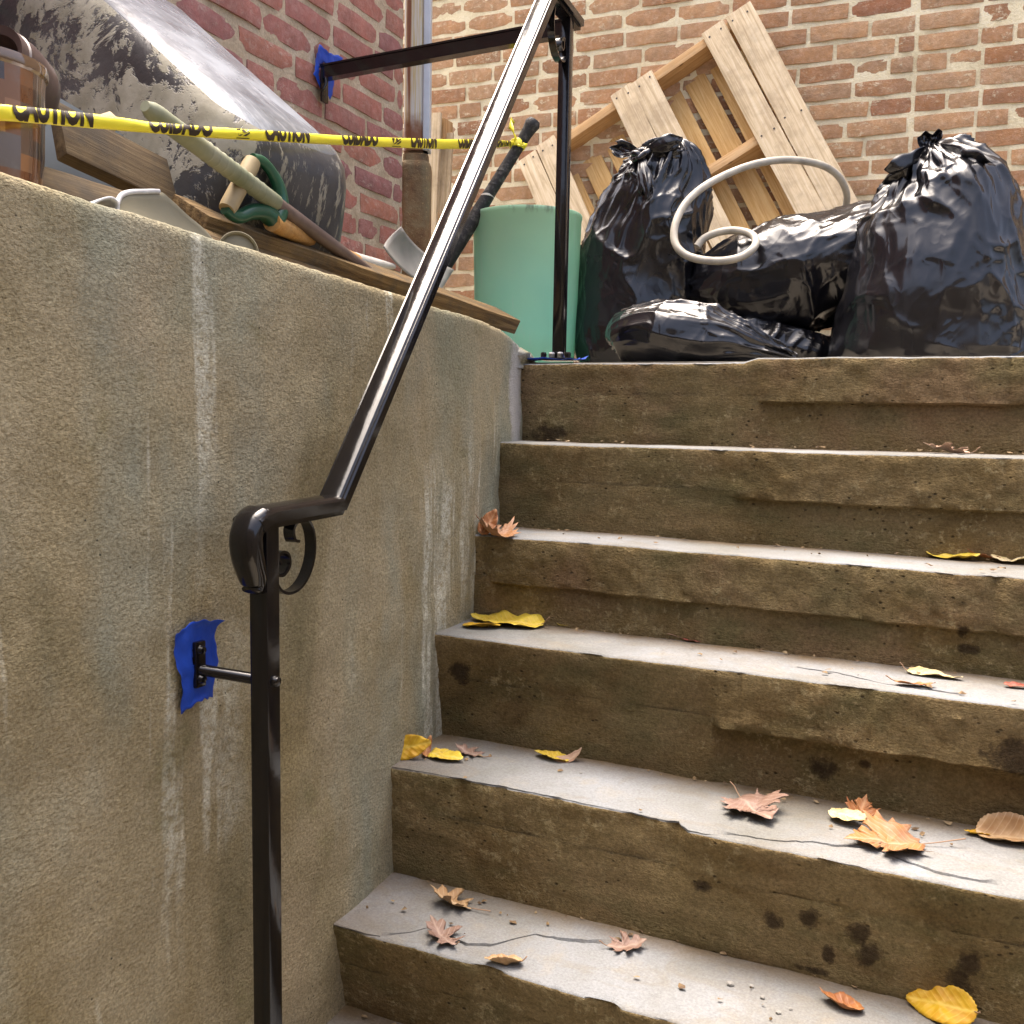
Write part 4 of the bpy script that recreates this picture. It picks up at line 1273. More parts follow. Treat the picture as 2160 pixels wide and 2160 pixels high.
rings = [(0.10, 0.10, 0.05, -0.006), (0.30, 0.30, 0.10, -0.005), (0.66, 0.64, 0.16, 0.0), (0.78, 0.76, 0.19, 0.004), (0.875, 0.86, 0.21, 0.013), (0.94, 0.935, 0.22, 0.030), (0.98, 0.98, 0.22, 0.055), (1.02, 1.025, 0.22, 0.095), (1.065, 1.075, 0.21, 0.15), (1.105, 1.115, 0.20, 0.205), (1.11, 1.12, 0.20, 0.2115), (1.20, 1.20, 0.20, 0.214), (1.205, 1.205, 0.20, 0.221), (1.20, 1.20, 0.20, 0.224), (1.10, 1.105, 0.20, 0.222), (1.05, 1.05, 0.20, 0.15), (0.96, 0.96, 0.2, 0.05), (0.85, 0.85, 0.2, 0.012)]
for (sx_, sy_, rf, dep) in rings:
    for a, b in rr2(L1 * sx_, L2 * sy_, min(L1, L2) * rf):
        V.append(ctr + E1 * a + E2 * b + E3 * (dep * L3 / 0.21))
F = grid_faces(ringn, len(rings), True)
for j in range(len(rings) - 1):
    fm += [1 if j < 4 else 0] * ringn
F.append(tuple(range(ringn))[::-1])
fm.append(1)
co = np.array([list(v) for v in V])
co += (fbm(co, 6, 3) * 0.004)[:, None] * np.array(E3)
mesh('shell', co, F, [MAT_TUB, MAT_TUBBASE], tub, True, fm)

# ------------------------------------------------------------------ lumber lying along the top of the wall
def plank(name, label, a, b, w, th, mat, upv=(0.25, -0.1, 1), group='boards heaped behind the retaining wall', jit=0.002):
    a, b = Vector(a), Vector(b)
    M = frame((a + b) / 2, b - a, z=upv)
    o = box(name, ((b - a).length, w, th), Matrix.Identity(4), mat, None, 0.003, 2, jit, 10)
    o.matrix_basis = M
    return tag(o, label, 'board', group)
plank('plank', 'long mud stained plank whose sawn end overhangs the top of the retaining wall', at(395, 455, 'X', -0.13), at(1064, 676, 'X', -0.075), 0.085, 0.036, MAT_PLANK, (0.5, -0.1, 1))
plank('plank', 'narrow orange brown board lying just below the long stained plank', at(420, 505, 'X', -0.075), at(830, 640, 'X', -0.065), 0.05, 0.022, MAT_PLANK, (0.7, -0.1, 1))
plank('board', 'wide brown board sloping under the left edge of the upturned tub', at(120, 275, 'X', -0.22), at(480, 455, 'X', -0.20), 0.088, 0.022, MAT_BROWNBOARD, (0.95, -0.2, 0.45))
plank('board', 'dark brown board lowest at the left, just above the wall top', at(70, 385, 'X', -0.12), at(330, 460, 'X', -0.12), 0.05, 0.024, MAT_BROWNBOARD, (0.8, -0.2, 0.6))
plank('board', 'short pale offcut wedged under the tub beside the caution tape', at(150, 292, 'X', -0.235), at(235, 262, 'X', -0.25), 0.022, 0.035, MAT_GREYWOOD, (0.8, -0.3, 0.5))
MAT_PALE = plain('pale_sheet', (0.27, 0.30, 0.31), 0.6, 0.3, grime=0.3, scale=10)
for (lab, q, xx) in (('pale grey panel behind the boards at the left', [(70, 180), (330, 330), (330, 470), (70, 440)], -0.33),):
    P4 = [at(a, b, 'X', xx) for a, b in q]
    n4 = (P4[1] - P4[0]).cross(P4[3] - P4[0]).normalized()
    V = P4 + [p - n4 * 0.008 for p in P4]
    o = mesh('panel', V, [(0, 1, 2, 3), (7, 6, 5, 4), (0, 4, 5, 1), (1, 5, 6, 2), (2, 6, 7, 3), (3, 7, 4, 0)], MAT_PALE)
    tag(o, lab, 'panel')

# ------------------------------------------------------------------ hand tools
t = NT('grey_brown_shaft')
MAT_SHAFT = t.done(t.ramp(t.noise(20, 4, 0.6), [(0.3, (0.10, 0.068, 0.055)), (0.7, (0.16, 0.115, 0.095))]), 0.5, t.bump(t.noise(80, 3), 0.1, 0.002), 0.4)
t = NT('dusty_green_grip')
MAT_GRIP = t.done(t.ramp(t.noise(9, 4, 0.6), [(0.3, (0.13, 0.15, 0.075)), (0.55, (0.24, 0.25, 0.17)), (0.75, (0.32, 0.32, 0.25))]), 0.7, t.bump(t.noise(60, 3), 0.2, 0.003), 0.3)
MAT_GREEN = plain('green_paint', (0.012, 0.085, 0.045), 0.28, 0.5, grime=0.4, scale=15)
MAT_BLADE = plain('dull_zinc_blade', (0.34, 0.33, 0.31), 0.55, 0.4, 0.35, grime=0.45, scale=9)
MAT_WHITE = plain('off_white_plastic', (0.62, 0.60, 0.55), 0.5, 0.4, grime=0.35, scale=14)
A, B_ = at(322, 236, 'X', -0.040), at(845, 624, 'X', -0.110)
lt = thing('long_handled_tool', 'long brown shafted tool with a dusty grey green grip under the tape', 'tool', tuple(B_))
D = (B_ - A).normalized()
Lh = (B_ - A).length
def rod(name, f0, f1, r0, r1, mat, parent, n=14, rnd=False):
    pts = [A.lerp(B_, f0 + (f1 - f0) * k / (n - 1)) for k in range(n)]
    rr = np.linspace(r0, r1, n)
    if rnd:
        rr[0] *= 0.55
        rr[1] *= 0.9
    return tube(name, pts, rr, mat, parent, 14)
rod('grip', -0.02, 0.385, 0.0135, 0.0140, MAT_GRIP, lt, 26, True)
for k in range(9):
    f = 0.15 + k * 0.022
    lathe('grip_ridge', [(0.0137, -0.003), (0.0148, 0.0), (0.0137, 0.003)], frame(A.lerp(B_, f), (0, 0, 1), z=D), MAT_GRIP, lt, 20)
rod('shaft', 0.38, 0.92, 0.0122, 0.0118, MAT_SHAFT, lt)
t = NT('green_and_white_label')
MAT_LABEL = t.done(t.mix(t.ramp(t.noise(90, 3, 0.6), [(0.5, 0.0), (0.56, 1.0)]), (0.07, 0.30, 0.06), (0.62, 0.66, 0.58)), 0.5)
rod('label_sleeve', 0.905, 1.0, 0.0122, 0.0122, MAT_LABEL, lt, 6)
A2 = A
# D-handled shovel
A, B_ = at(585, 474, 'X', -0.072), at(745, 548, 'X', -0.16)
sv = thing('shovel', 'shovel with a green D grip, orange shaft and square grey blade', 'shovel', tuple(B_))
D = (B_ - A).normalized()
rod('shaft', -0.06, 1.04, 0.0150, 0.0145, MAT_ORANGEWOOD, sv)
dg = lambda x, y, xx=-0.072: at(x, y, 'X', xx)
gsp = spline([dg(578, 466), dg(560, 449), dg(530, 447), dg(505, 457), dg(488, 452), dg(474, 441)], 30)
tube('grip_arm', gsp, np.interp(np.linspace(0, 1, 30), [0, 0.3, 0.6, 1], [0.0175, 0.013, 0.0105, 0.008]), MAT_GREEN, sv, 12)
gsp = spline([dg(578, 466), dg(592, 436), dg(588, 396), dg(572, 362), dg(552, 340), dg(533, 334)], 30)
tube('grip_arm', gsp, np.interp(np.linspace(0, 1, 30), [0, 0.3, 0.6, 1], [0.0175, 0.012, 0.009, 0.008]), MAT_GREEN, sv, 12)
gr = tube('grip_bar', [dg(478, 442), dg(484, 432), dg(528, 350), dg(533, 340)], [0.0125, 0.0138, 0.0138, 0.0125], plain('bare_ash_grip', (0.38, 0.30, 0.17), 0.6, 0.3, grime=0.4, scale=30), sv, 16)
# blade: a dished sheet
def sheet(name, tl, tr, br, bl, dish, mat, parent=None, nn=14, thick=0.003, edge=None):
    tl, tr, br, bl = [Vector(v) for v in (tl, tr, br, bl)]
    n = (tr - tl).cross(bl - tl).normalized()
    if n.z < 0:
        n = -n
    V = []
    for j in range(nn):
        for i in range(nn):
            u, v = i / (nn - 1), j / (nn - 1)
            p = tl.lerp(tr, u).lerp(bl.lerp(br, u), v)
            V.append(p + n * (dish(u, v)))
    o = mesh(name, V, grid_faces(nn, nn), mat, parent, True)
    m = o.modifiers.new('thickness', 'SOLIDIFY')
    m.thickness = thick
    return o
sheet('blade', at(786, 532, 'X', -0.33), at(824, 488, 'X', -0.37), at(945, 575, 'X', -0.40), at(915, 622, 'X', -0.33), lambda u, v: 0.018 * ((2 * v - 1) ** 2) + 0.012 * (2 * u - 1) ** 2 * (1 - v), MAT_BLADE, sv)
tube('socket', [at(738, 545, 'X', -0.235), at(790, 556, 'X', -0.28), at(830, 562, 'X', -0.33)], [0.016, 0.013, 0.007], MAT_WHITE, sv, 12)
# black handled sledge leaning on the bin rim
A, B_ = at(1128, 254, 'Y', 0.415), at(872, 668, 'Y', 0.27)
sh = thing('hand_tool', 'black rubber gripped tool handle leaning beside the green bin, yellow tape tied round it', 'tool', tuple(B_))
D = (B_ - A).normalized()
t = NT('dusty_black_rubber')
MAT_RUBBER = t.done(t.mix(t.ramp(t.noise(40, 5, 0.7), [(0.5, 0.0), (0.72, 0.6)]), (0.018, 0.018, 0.018), (0.22, 0.21, 0.19)), 0.6, t.bump(t.noise(120, 3), 0.3, 0.003), 0.4)
ff = np.linspace(0, 1, 60)
pts = [A.lerp(B_, float(f)) for f in ff]
rr = np.interp(ff, [0, 0.012, 0.05, 0.10, 0.14, 0.36, 0.40, 0.55, 0.8, 1], [0.017, 0.0235, 0.0185, 0.0160, 0.0165, 0.0175, 0.0190, 0.0210, 0.0205, 0.0195])
tube('handle', pts, rr, MAT_RUBBER, sh, 18)
for f, m_ in ((0.385, MAT_WHITE), (0.262, MAT_RUBBER), (0.33, MAT_RUBBER)):
    r_ = float(np.interp(f, ff, rr))
    lathe('ring', [(r_ - 0.0005, -0.0035), (r_ + 0.0012, -0.0025), (r_ + 0.0012, 0.0025), (r_ - 0.0005, 0.0035)], frame(A.lerp(B_, f), (1, 0, 0), z=D), m_, sh, 24)
hd = B_ + D * 0.01
box('hammer_head', (0.14, 0.055, 0.055), frame(hd, D.cross(Vector((0, 1, 0.2))), z=D), MAT_RUST, sh, 0.012, 3)

# ------------------------------------------------------------------ odd scraps on the wall top
# bent zinc flashing with a rolled end
def ribbon(name, label, cat, pts, wvec, mat, thick=0.0025, n=70, wfun=None):
    P = spline(pts, n)
    V = []
    for k in range(n):
        w = Vector(wvec) * (wfun(k / (n - 1)) if wfun else 1.0)
        V += [Vector(P[k]), Vector(P[k]) + w * 0.5, Vector(P[k]) + w]
    o = mesh(name, V, grid_faces(3, n), mat, None, True)
    m = o.modifiers.new('thickness', 'SOLIDIFY')
    m.thickness = thick
    return tag(o, label, cat)
xs = -0.012
q = lambda a, b, xx=xs: at(a, b, 'X', xx)
fl = thing('flashing', 'bent greyish metal flashing with a rolled loop resting on the wall top', 'flashing', tuple(q(250, 470)))
MAT_FLASH = plain('dull_flashing', (0.22, 0.20, 0.135), 0.6, 0.35, 0.1, grime=0.35, scale=9)
MAT_FLASHEDGE = plain('chipped_white_edge', (0.62, 0.62, 0.62), 0.5, 0.4, grime=0.5, scale=40)
FR = [(252, 466), (262, 446), (276, 424), (292, 408), (316, 401), (345, 400), (376, 401), (392, 417), (420, 452), (445, 482), (466, 520)]
FL = [(252, 468), (275, 472), (300, 480), (330, 487), (360, 494), (390, 502), (410, 507), (425, 511), (440, 515), (452, 519), (462, 522)]
nf = 40
U1 = spline([q(*p) for p in FR], nf)
U0 = spline([q(p[0], p[1] + 26) for p in FL], nf)
V = []
for k in range(nf):
    for i in range(8):
        f = i / 7
        p = U0[k] * (1 - f) + U1[k] * f
        p = p + np.array([-0.035 * math.sin(f * 1.4) * math.sin(k / (nf - 1) * math.pi * 0.9 + 0.2), 0, 0])
        V.append(p)
o = mesh('sheet', V, grid_faces(8, nf), MAT_FLASH, fl, True)
m = o.modifiers.new('thickness', 'SOLIDIFY')
m.thickness = 0.002
tube('rolled_edge', [Vector(V[k * 8 + 7]) + Vector((0.001, 0, 0)) for k in range(0, int(nf * 0.62))], 0.0036, MAT_FLASHEDGE, fl, 8)
loop = spline([q(186, 442), q(205, 428), q(226, 420), q(240, 421), q(248, 432), q(246, 446), q(238, 456), q(228, 462), q(246, 470), q(256, 466)], 40)
V = []
for k in range(40):
    for i in range(5):
        V.append(Vector(loop[k]) + Vector((-0.012 * i, 0.004 * i, 0.0)))
o = mesh('loop', V, grid_faces(5, 40), MAT_FLASHEDGE, fl, True)
m = o.modifiers.new('thickness', 'SOLIDIFY')
m.thickness = 0.003
# end of a white pipe
pc = at(503, 530, 'X', -0.035)
pw = thing('pipe_offcut', 'short cream plastic pipe offcut with its round end on the wall top', 'pipe', tuple(pc))
pd = Vector((0.75, -0.62, 0.10)).normalized()
Mp = frame(pc, pd.cross(Vector((0, 0, 1))), z=pd)
lathe('pipe_wall', [(0.030, -0.10), (0.030, 0.0), (0.0285, 0.002), (0.026, 0.0), (0.026, -0.006)], Mp, MAT_FLASH, pw, 36)
lathe('end_cap', [(0.0262, -0.004), (0.020, -0.003), (0.010, -0.0015), (0.0005, -0.001)], Mp, MAT_FLASH, pw, 36)

# copper checked pot and dark bowl at the left edge
t = NT('copper_checked_glass')
ck = t.nd('ShaderNodeTexChecker')
uvn = t.nd('ShaderNodeTexCoord')
t.put(ck.inputs['Vector'], uvn.outputs['UV'])
ck.inputs['Scale'].default_value = 1.0
cell = t.ramp(t.noise(1.0, 1, 0.5, t.scaled((1, 1, 1), uvn.outputs['UV'])), [(0.4, 0.3), (0.6, 1.0)])
wn_ = t.nd('ShaderNodeTexWhiteNoise', noise_dimensions='3D')
flr = t.nd('ShaderNodeVectorMath', operation='FLOOR')
t.put(flr.inputs[0], uvn.outputs['UV'])
t.put(wn_.inputs['Vector'], flr.outputs[0])
cc = t.ramp(wn_.outputs['Value'], [(0.0, (0.20, 0.085, 0.035)), (0.3, (0.30, 0.14, 0.065)), (0.5, (0.07, 0.05, 0.045)), (0.7, (0.16, 0.12, 0.10)), (0.85, (0.34, 0.19, 0.10))], 'CONSTANT')
cc = t.mix(t.ramp(t.noise(30, 4, 0.7), [(0.5, 0.0), (0.75, 0.5)]), cc, (0.22, 0.19, 0.16))
MAT_CHECK = t.done(cc, 0.2, None, 0.6, 0.6, Coat_Weight=0.6, Coat_Roughness=0.05)
pcx = at(-42, 300, 'X', -0.115)
pt = thing('pot', 'shiny copper checked pot with a thick clear rim standing behind the wall', 'pot', (pcx.x, pcx.y, 0.10))
rp, zt_, zb_ = 0.072, at(60, 168, 'X', -0.11).z, 0.06
seg = 48
V, F, UVs = [], [], []
pf = [(rp * 0.86, zb_), (rp * 0.90, zb_ + 0.05), (rp * 0.95, (zb_ + zt_) / 2), (rp * 0.985, zt_ - 0.03), (rp * 1.0, zt_ - 0.012)]
for (r_, z_) in pf:
    for i in range(seg + 1):
        th = 2 * math.pi * i / seg
        V.append((pcx.x + r_ * math.cos(th), pcx.y + r_ * math.sin(th), z_))
F = grid_faces(seg + 1, len(pf))
o = mesh('body', V, F, MAT_CHECK, pt, True)
uvl = o.data.uv_layers.new(name='UVMap')
for lp in o.data.loops:
    vi = lp.vertex_index
    uvl.data[lp.index].uv = ((vi % (seg + 1)) / seg * 24, (V[vi][2] - zb_) / 0.019)
MAT_GLASSRIM = plain('amber_glass_rim', (0.16, 0.10, 0.06), 0.1, 0.6, 0.2, Coat_Weight=1.0)
lathe('rim', [(rp * 0.97, zt_ - 0.016), (rp * 1.04, zt_ - 0.012), (rp * 1.055, zt_ - 0.006), (rp * 1.04, zt_), (rp * 0.98, zt_ + 0.001), (rp * 0.93, zt_ - 0.004), (rp * 0.91, zt_ - 0.05)], Matrix.Translation((pcx.x, pcx.y, 0)), MAT_GLASSRIM, pt, 48)
bcx = at(-12, 142, 'X', -0.16)
t = NT('dark_brown_enamel')
MAT_ENAMEL = t.done(t.ramp(t.noise(12, 4), [(0.3, (0.040, 0.026, 0.024)), (0.7, (0.075, 0.052, 0.048))]), 0.3, t.bump(t.noise(60, 3), 0.08, 0.002), 0.5)
dk = thing('bowl', 'dark brown round bowl lying above the copper checked pot', 'bowl', tuple(bcx))
bd = Vector((0.25, -0.85, 0.35)).normalized()
Mb = frame(bcx, bd.cross(Vector((0, 0, 1))), z=-bd)
rb = 0.056
lathe('shell', [(rb * 0.70, -0.012), (rb * 0.86, -0.018), (rb * 0.90, -0.006), (rb * 0.935, -0.004), (rb * 0.93, 0.004), (rb * 0.985, 0.012), (rb * 1.0, 0.035), (rb * 0.985, 0.04), (rb * 1.0, 0.045), (rb * 0.93, 0.058), (rb * 0.75, 0.072), (rb * 0.4, 0.080), (0.001, 0.082)], Mb, MAT_ENAMEL, dk, 56, 30)
lathe('inner', [(rb * 0.70, -0.012), (rb * 0.62, 0.02), (rb * 0.4, 0.05), (0.001, 0.06)], Mb, MAT_ENAMEL, dk, 48)

# ------------------------------------------------------------------ caution tape
MAT_TAPE = plain('yellow_caution_film', (0.80, 0.70, 0.035), 0.38, 0.45, bumpy=0.12, scale=25)
MAT_INK = plain('brown_black_ink', (0.030, 0.018, 0.008), 0.45, 0.4)
kx = at(1085, 303, 'Y', 0.385)
TP = [(-420, 262, 0.012, 20), (-200, 236, 0.0, 20), (0, 237, -0.012, 19), (100, 246, -0.014, 18), (197, 255, -0.015, 17), (310, 268, -0.016, 13), (430, 278, -0.014, 13), (551, 286, -0.022, 12.5), (680, 294, -0.065, 11.5), (800, 300, -0.12, 11), (919, 304, -0.19, 11.5), (1009, 304, -0.225, 11), (1050, 303, -0.24, 9), (1082, 303, kx.x, 5)]
TPX = np.array([p[0] for p in TP], float)
TC = np.array([list(at(p[0], p[1], 'X', p[2])) for p in TP])
TH = np.array([0.88 * p[3] * (Vector(TC[i]) - Vector(CAM)).dot(Vector(_f)) / FPX for i, p in enumerate(TP)])
_xs = np.linspace(-420, 1082, 400)
_tc = np.stack([np.interp(_xs, TPX, TC[:, k]) for k in range(3)], -1)
for _ in range(30):
    _tc[1:-1] = (_tc[:-2] + 2 * _tc[1:-1] + _tc[2:]) / 4
def tsurf(x, b, lift=0.0):
    """b from 0 (lower edge) to 1 (upper edge)"""
    c = Vector([float(np.interp(x, _xs, _tc[:, k])) for k in range(3)])
    h_ = float(np.interp(x, TPX, TH))
    tw = 0.35 * pnoise(np.array([x * 0.006, 2.0, 5.0])) + 0.15
    upv = Vector((0.25 * tw, -0.1 * tw, 1)).normalized()
    nrm = Vector((0.86, -0.5, 0))
    wav = 0.0025 * pnoise(np.array([x * 0.02, b * 1.5, 0.0])) + 0.004 * (1 - (2 * b - 1) ** 2)
    return c + upv * (h_ * (2 * b - 1)) + nrm * (wav + lift)
ct = thing('caution_tape', 'yellow caution tape with dark lettering stretched above the wall to the black handle', 'tape', tuple(kx))
nb_ = 7
V = [tsurf(x, b / (nb_ - 1)) for x in np.linspace(-420, 1082, 260) for b in range(nb_)]
o = mesh('ribbon', V, grid_faces(nb_, 260), MAT_TAPE, ct, True)
m = o.modifiers.new('thickness', 'SOLIDIFY')
m.thickness = 0.0004
m.offset = 0
def word_mesh(text, x0, x1, b0=0.0, bs=1.95, clip=0.985, offs=0.06):
    cu = bpy.data.curves.new('txt', 'FONT')
    cu.body = text
    cu.offset = offs
    cu.resolution_u = 3
    to = bpy.data.objects.new('txt', cu)
    COL.objects.link(to)
    dg_ = bpy.context.evaluated_depsgraph_get()
    me = bpy.data.meshes.new_from_object(to.evaluated_get(dg_))
    bpy.data.objects.remove(to)
    bm = bmesh.new()
    bm.from_mesh(me)
    bpy.data.meshes.remove(me)
    xs_ = [v.co.x for v in bm.verts]
    ys_ = [v.co.y for v in bm.verts]
    xa, xb, ya, yb_ = min(xs_), max(xs_), min(ys_), max(ys_)
    for v in bm.verts:
        v.co = Vector(((v.co.x - xa) / (xb - xa), b0 + (v.co.y - ya) / (yb_ - ya) * bs, 0))
    for pl_, no in (((0, clip, 0), (0, 1, 0)), ((0, 0.02, 0), (0, -1, 0))):
        bmesh.ops.bisect_plane(bm, geom=bm.verts[:] + bm.edges[:] + bm.faces[:], plane_co=pl_, plane_no=no, clear_outer=True)
    for cut in (0.25, 0.5, 0.75):
        bmesh.ops.bisect_plane(bm, geom=bm.verts[:] + bm.edges[:] + bm.faces[:], plane_co=(0, cut, 0), plane_no=(0, 1, 0))
    for v in bm.verts:
        v.co = tsurf(x0 + (x1 - x0) * v.co.x, v.co.y, 0.0016)
    me = bpy.data.meshes.new('lettering')
    bm.to_mesh(me)
    bm.free()
    link('lettering', me, MAT_INK, ct)
for text, x0, x1 in (('CAUTION', 24, 195), ('CUIDADO', 312, 446), ('CAUTION', 556, 648), ('CUIDADO', 716, 794), ('CAUTION', 860, 918), ('CUIDADO', 962, 1012), ('CAUTION', 1046, 1076), ('CUIDADO', -190, -20)):
    word_mesh(text, x0, x1)
def mark(x0, w):
    """small slashed emblem between the words"""
    V, F = [], []
    for poly in ([(0.0, 0.95), (0.35, 0.95), (0.12, 0.35)], [(0.42, 0.95), (0.62, 0.95), (0.75, 0.55), (0.45, 0.65)], [(0.10, 0.28), (0.30, 0.28), (0.95, 0.80), (0.95, 0.98)], [(0.45, 0.28), (0.72, 0.28), (0.98, 0.52), (0.98, 0.70)], [(0.0, 0.06), (1.0, 0.06), (1.0, 0.13), (0.0, 0.13)]):
        k = len(V)
        V += [tsurf(x0 + w * a, b, 0.0016) for a, b in poly]
        F.append(tuple(range(k, k + len(poly))))
    mesh('emblem', V, F, MAT_INK, ct)
mark(495, 28)
mark(822, 18)
# knot round the handle and the loose ends
kc = Vector(kx)
Dh = D
Mk = frame(kc + Vector((0.004, 0.012, 0)), (1, 0, 0), z=Dh)
lathe('knot', [(0.0205, -0.010), (0.0235, -0.004), (0.0225, 0.003), (0.024, 0.008), (0.0205, 0.013)], Mk, MAT_TAPE, ct, 24, 60)
def tail(name, pts, w, seed):
    P = spline(pts, 24)
    V = []
    for k in range(24):
        f = k / 23
        a = Vector((math.cos(f * 5 + seed), 0.4, math.sin(f * 5 + seed))) * (w * (0.35 + 0.65 * math.sin(f * 2.2)))
        V += [Vector(P[k]) - a, Vector(P[k]) + Vector((0, -0.003, 0)), Vector(P[k]) + a]
    o = mesh(name, V, grid_faces(3, 24), MAT_TAPE, ct, True)
    m = o.modifiers.new('thickness', 'SOLIDIFY')
    m.thickness = 0.0006
tail('loose_end', [at(1088, 300, 'Y', 0.38), at(1086, 288, 'Y', 0.37), at(1080, 274, 'Y', 0.37), at(1076, 262, 'Y', 0.38), at(1082, 252, 'Y', 0.385)], 0.010, 0.3)
tail('loose_end', [at(1092, 306, 'Y', 0.37), at(1104, 308, 'Y', 0.37), at(1108, 303, 'Y', 0.38)], 0.007, 1.3)

# ------------------------------------------------------------------ fallen leaves
LEAFM = {}
def leaf_mat(key, c1, c2, vein, spots=0.0):
    if key in LEAFM:
        return LEAFM[key]
    t = NT(key)
    ob = t.obj
    col = t.mix(t.ramp(t.noise(28, 4, 0.6, ob), [(0.38, 0.0), (0.62, 1.0)]), c1, c2)
    xyz = t.sep(ob)
    ay = t.math('ABSOLUTE', xyz[1])
    mid = t.ramp(ay, [(0.0006, 1.0), (0.0016, 0.0)])
    wv = t.nd('ShaderNodeTexWave', wave_type='BANDS', bands_direction='DIAGONAL')
    cmb = t.nd('ShaderNodeCombineXYZ')
    t.put(cmb.inputs[0], t.math('SUBTRACT', xyz[0], t.math('MULTIPLY', ay, 0.9)))
    t.put(wv.inputs['Vector'], cmb.outputs[0])
    wv.inputs['Scale'].default_value = 55
    side_ = t.ramp(wv.outputs['Fac'], [(0.90, 0.0), (0.99, 0.55)])
    col = t.mix(t.math('MAXIMUM', mid, side_), col, vein)
    if spots:
        col = t.mix(t.math('MULTIPLY', t.ramp(t.noise(130, 3, 0.6, ob), [(0.60, 0.0), (0.66, 1.0)]), spots), col, (0.10, 0.055, 0.025))
    m = t.done(col, 0.55, t.bump(t.math('ADD', wv.outputs['Fac'], t.noise(90, 3, 0.6, ob)), 0.18, 0.002), 0.35)
    LEAFM[key] = m
    return m
LM = {
    'gold': leaf_mat('golden_leaf', (0.58, 0.36, 0.018), (0.50, 0.26, 0.015), (0.62, 0.42, 0.06)),
    'yellow': leaf_mat('yellow_leaf', (0.66, 0.50, 0.05), (0.60, 0.40, 0.04), (0.70, 0.55, 0.15), 0.3),
    'cream': leaf_mat('cream_leaf', (0.62, 0.50, 0.30), (0.56, 0.45, 0.18), (0.66, 0.55, 0.36), 0.6),
    'tan': leaf_mat('tan_leaf', (0.40, 0.26, 0.13), (0.32, 0.19, 0.09), (0.48, 0.34, 0.20)),
    'brown': leaf_mat('russet_leaf', (0.34, 0.14, 0.045), (0.25, 0.09, 0.03), (0.42, 0.22, 0.10)),
    'rust': leaf_mat('rust_orange_leaf', (0.31, 0.135, 0.042), (0.35, 0.19, 0.11), (0.40, 0.24, 0.13)),
    'mauve': leaf_mat('mauve_brown_leaf', (0.25, 0.165, 0.135), (0.20, 0.12, 0.085), (0.33, 0.24, 0.19)),
    'pink': leaf_mat('pinkish_tan_leaf', (0.42, 0.28, 0.20), (0.34, 0.20, 0.125), (0.46, 0.34, 0.25)),
    'umber': leaf_mat('umber_leaf', (0.27, 0.145, 0.085), (0.31, 0.14, 0.045), (0.37, 0.24, 0.15)),
    'red': leaf_mat('dark_red_leaf', (0.22, 0.045, 0.025), (0.18, 0.05, 0.03), (0.3, 0.12, 0.08)),
}
STEM_MAT = plain('leaf_stem', (0.30, 0.19, 0.12), 0.6, 0.3)
def outline(kind, seed):
    r = random.Random(seed)
    P = []
    if kind == 'oval':
        for k in range(72):
            th = 2 * math.pi * k / 72
            x, y = 0.5 * math.cos(th), 0.30 * math.sin(th) * (1 - 0.12 * math.cos(th))
            if math.cos(th) > 0.9:
                x += (math.cos(th) - 0.9) * 0.8
            s_ = 1 + (0.018 if k % 2 else -0.012)
            P.append((x * s_, y * s_))
    elif kind == 'slim':
        for k in range(60):
            th = 2 * math.pi * k / 60
            P.append((0.5 * math.cos(th), 0.17 * math.sin(th) * (1 - 0.25 * math.cos(th))))
    else:
        half = {'maple': [(-0.36, 0.0), (-0.40, 0.10), (-0.30, 0.22), (-0.38, 0.33), (-0.22, 0.30), (-0.16, 0.42), (-0.06, 0.33), (0.02, 0.50), (0.10, 0.43), (0.24, 0.52), (0.19, 0.37), (0.27, 0.33), (0.15, 0.22), (0.11, 0.16), (0.26, 0.20), (0.28, 0.27), (0.38, 0.20), (0.42, 0.22), (0.45, 0.10), (0.62, 0.0)],
                'oak': [(-0.45, 0.0), (-0.38, 0.06), (-0.30, 0.07), (-0.26, 0.22), (-0.33, 0.30), (-0.18, 0.28), (-0.12, 0.14), (-0.02, 0.13), (0.02, 0.30), (-0.04, 0.41), (0.14, 0.33), (0.20, 0.15), (0.28, 0.13), (0.32, 0.24), (0.42, 0.20), (0.43, 0.09), (0.60, 0.0)]}[kind]
        full = half + [(x, -y) for x, y in half[-2:0:-1]]
        n = len(full)
        for i in range(n):
            a, b = full[i], full[(i + 1) % n]
            for k in range(2):
                f = k / 2
                P.append((a[0] + (b[0] - a[0]) * f + r.gauss(0, 0.008), a[1] + (b[1] - a[1]) * f + r.gauss(0, 0.008)))
    return P
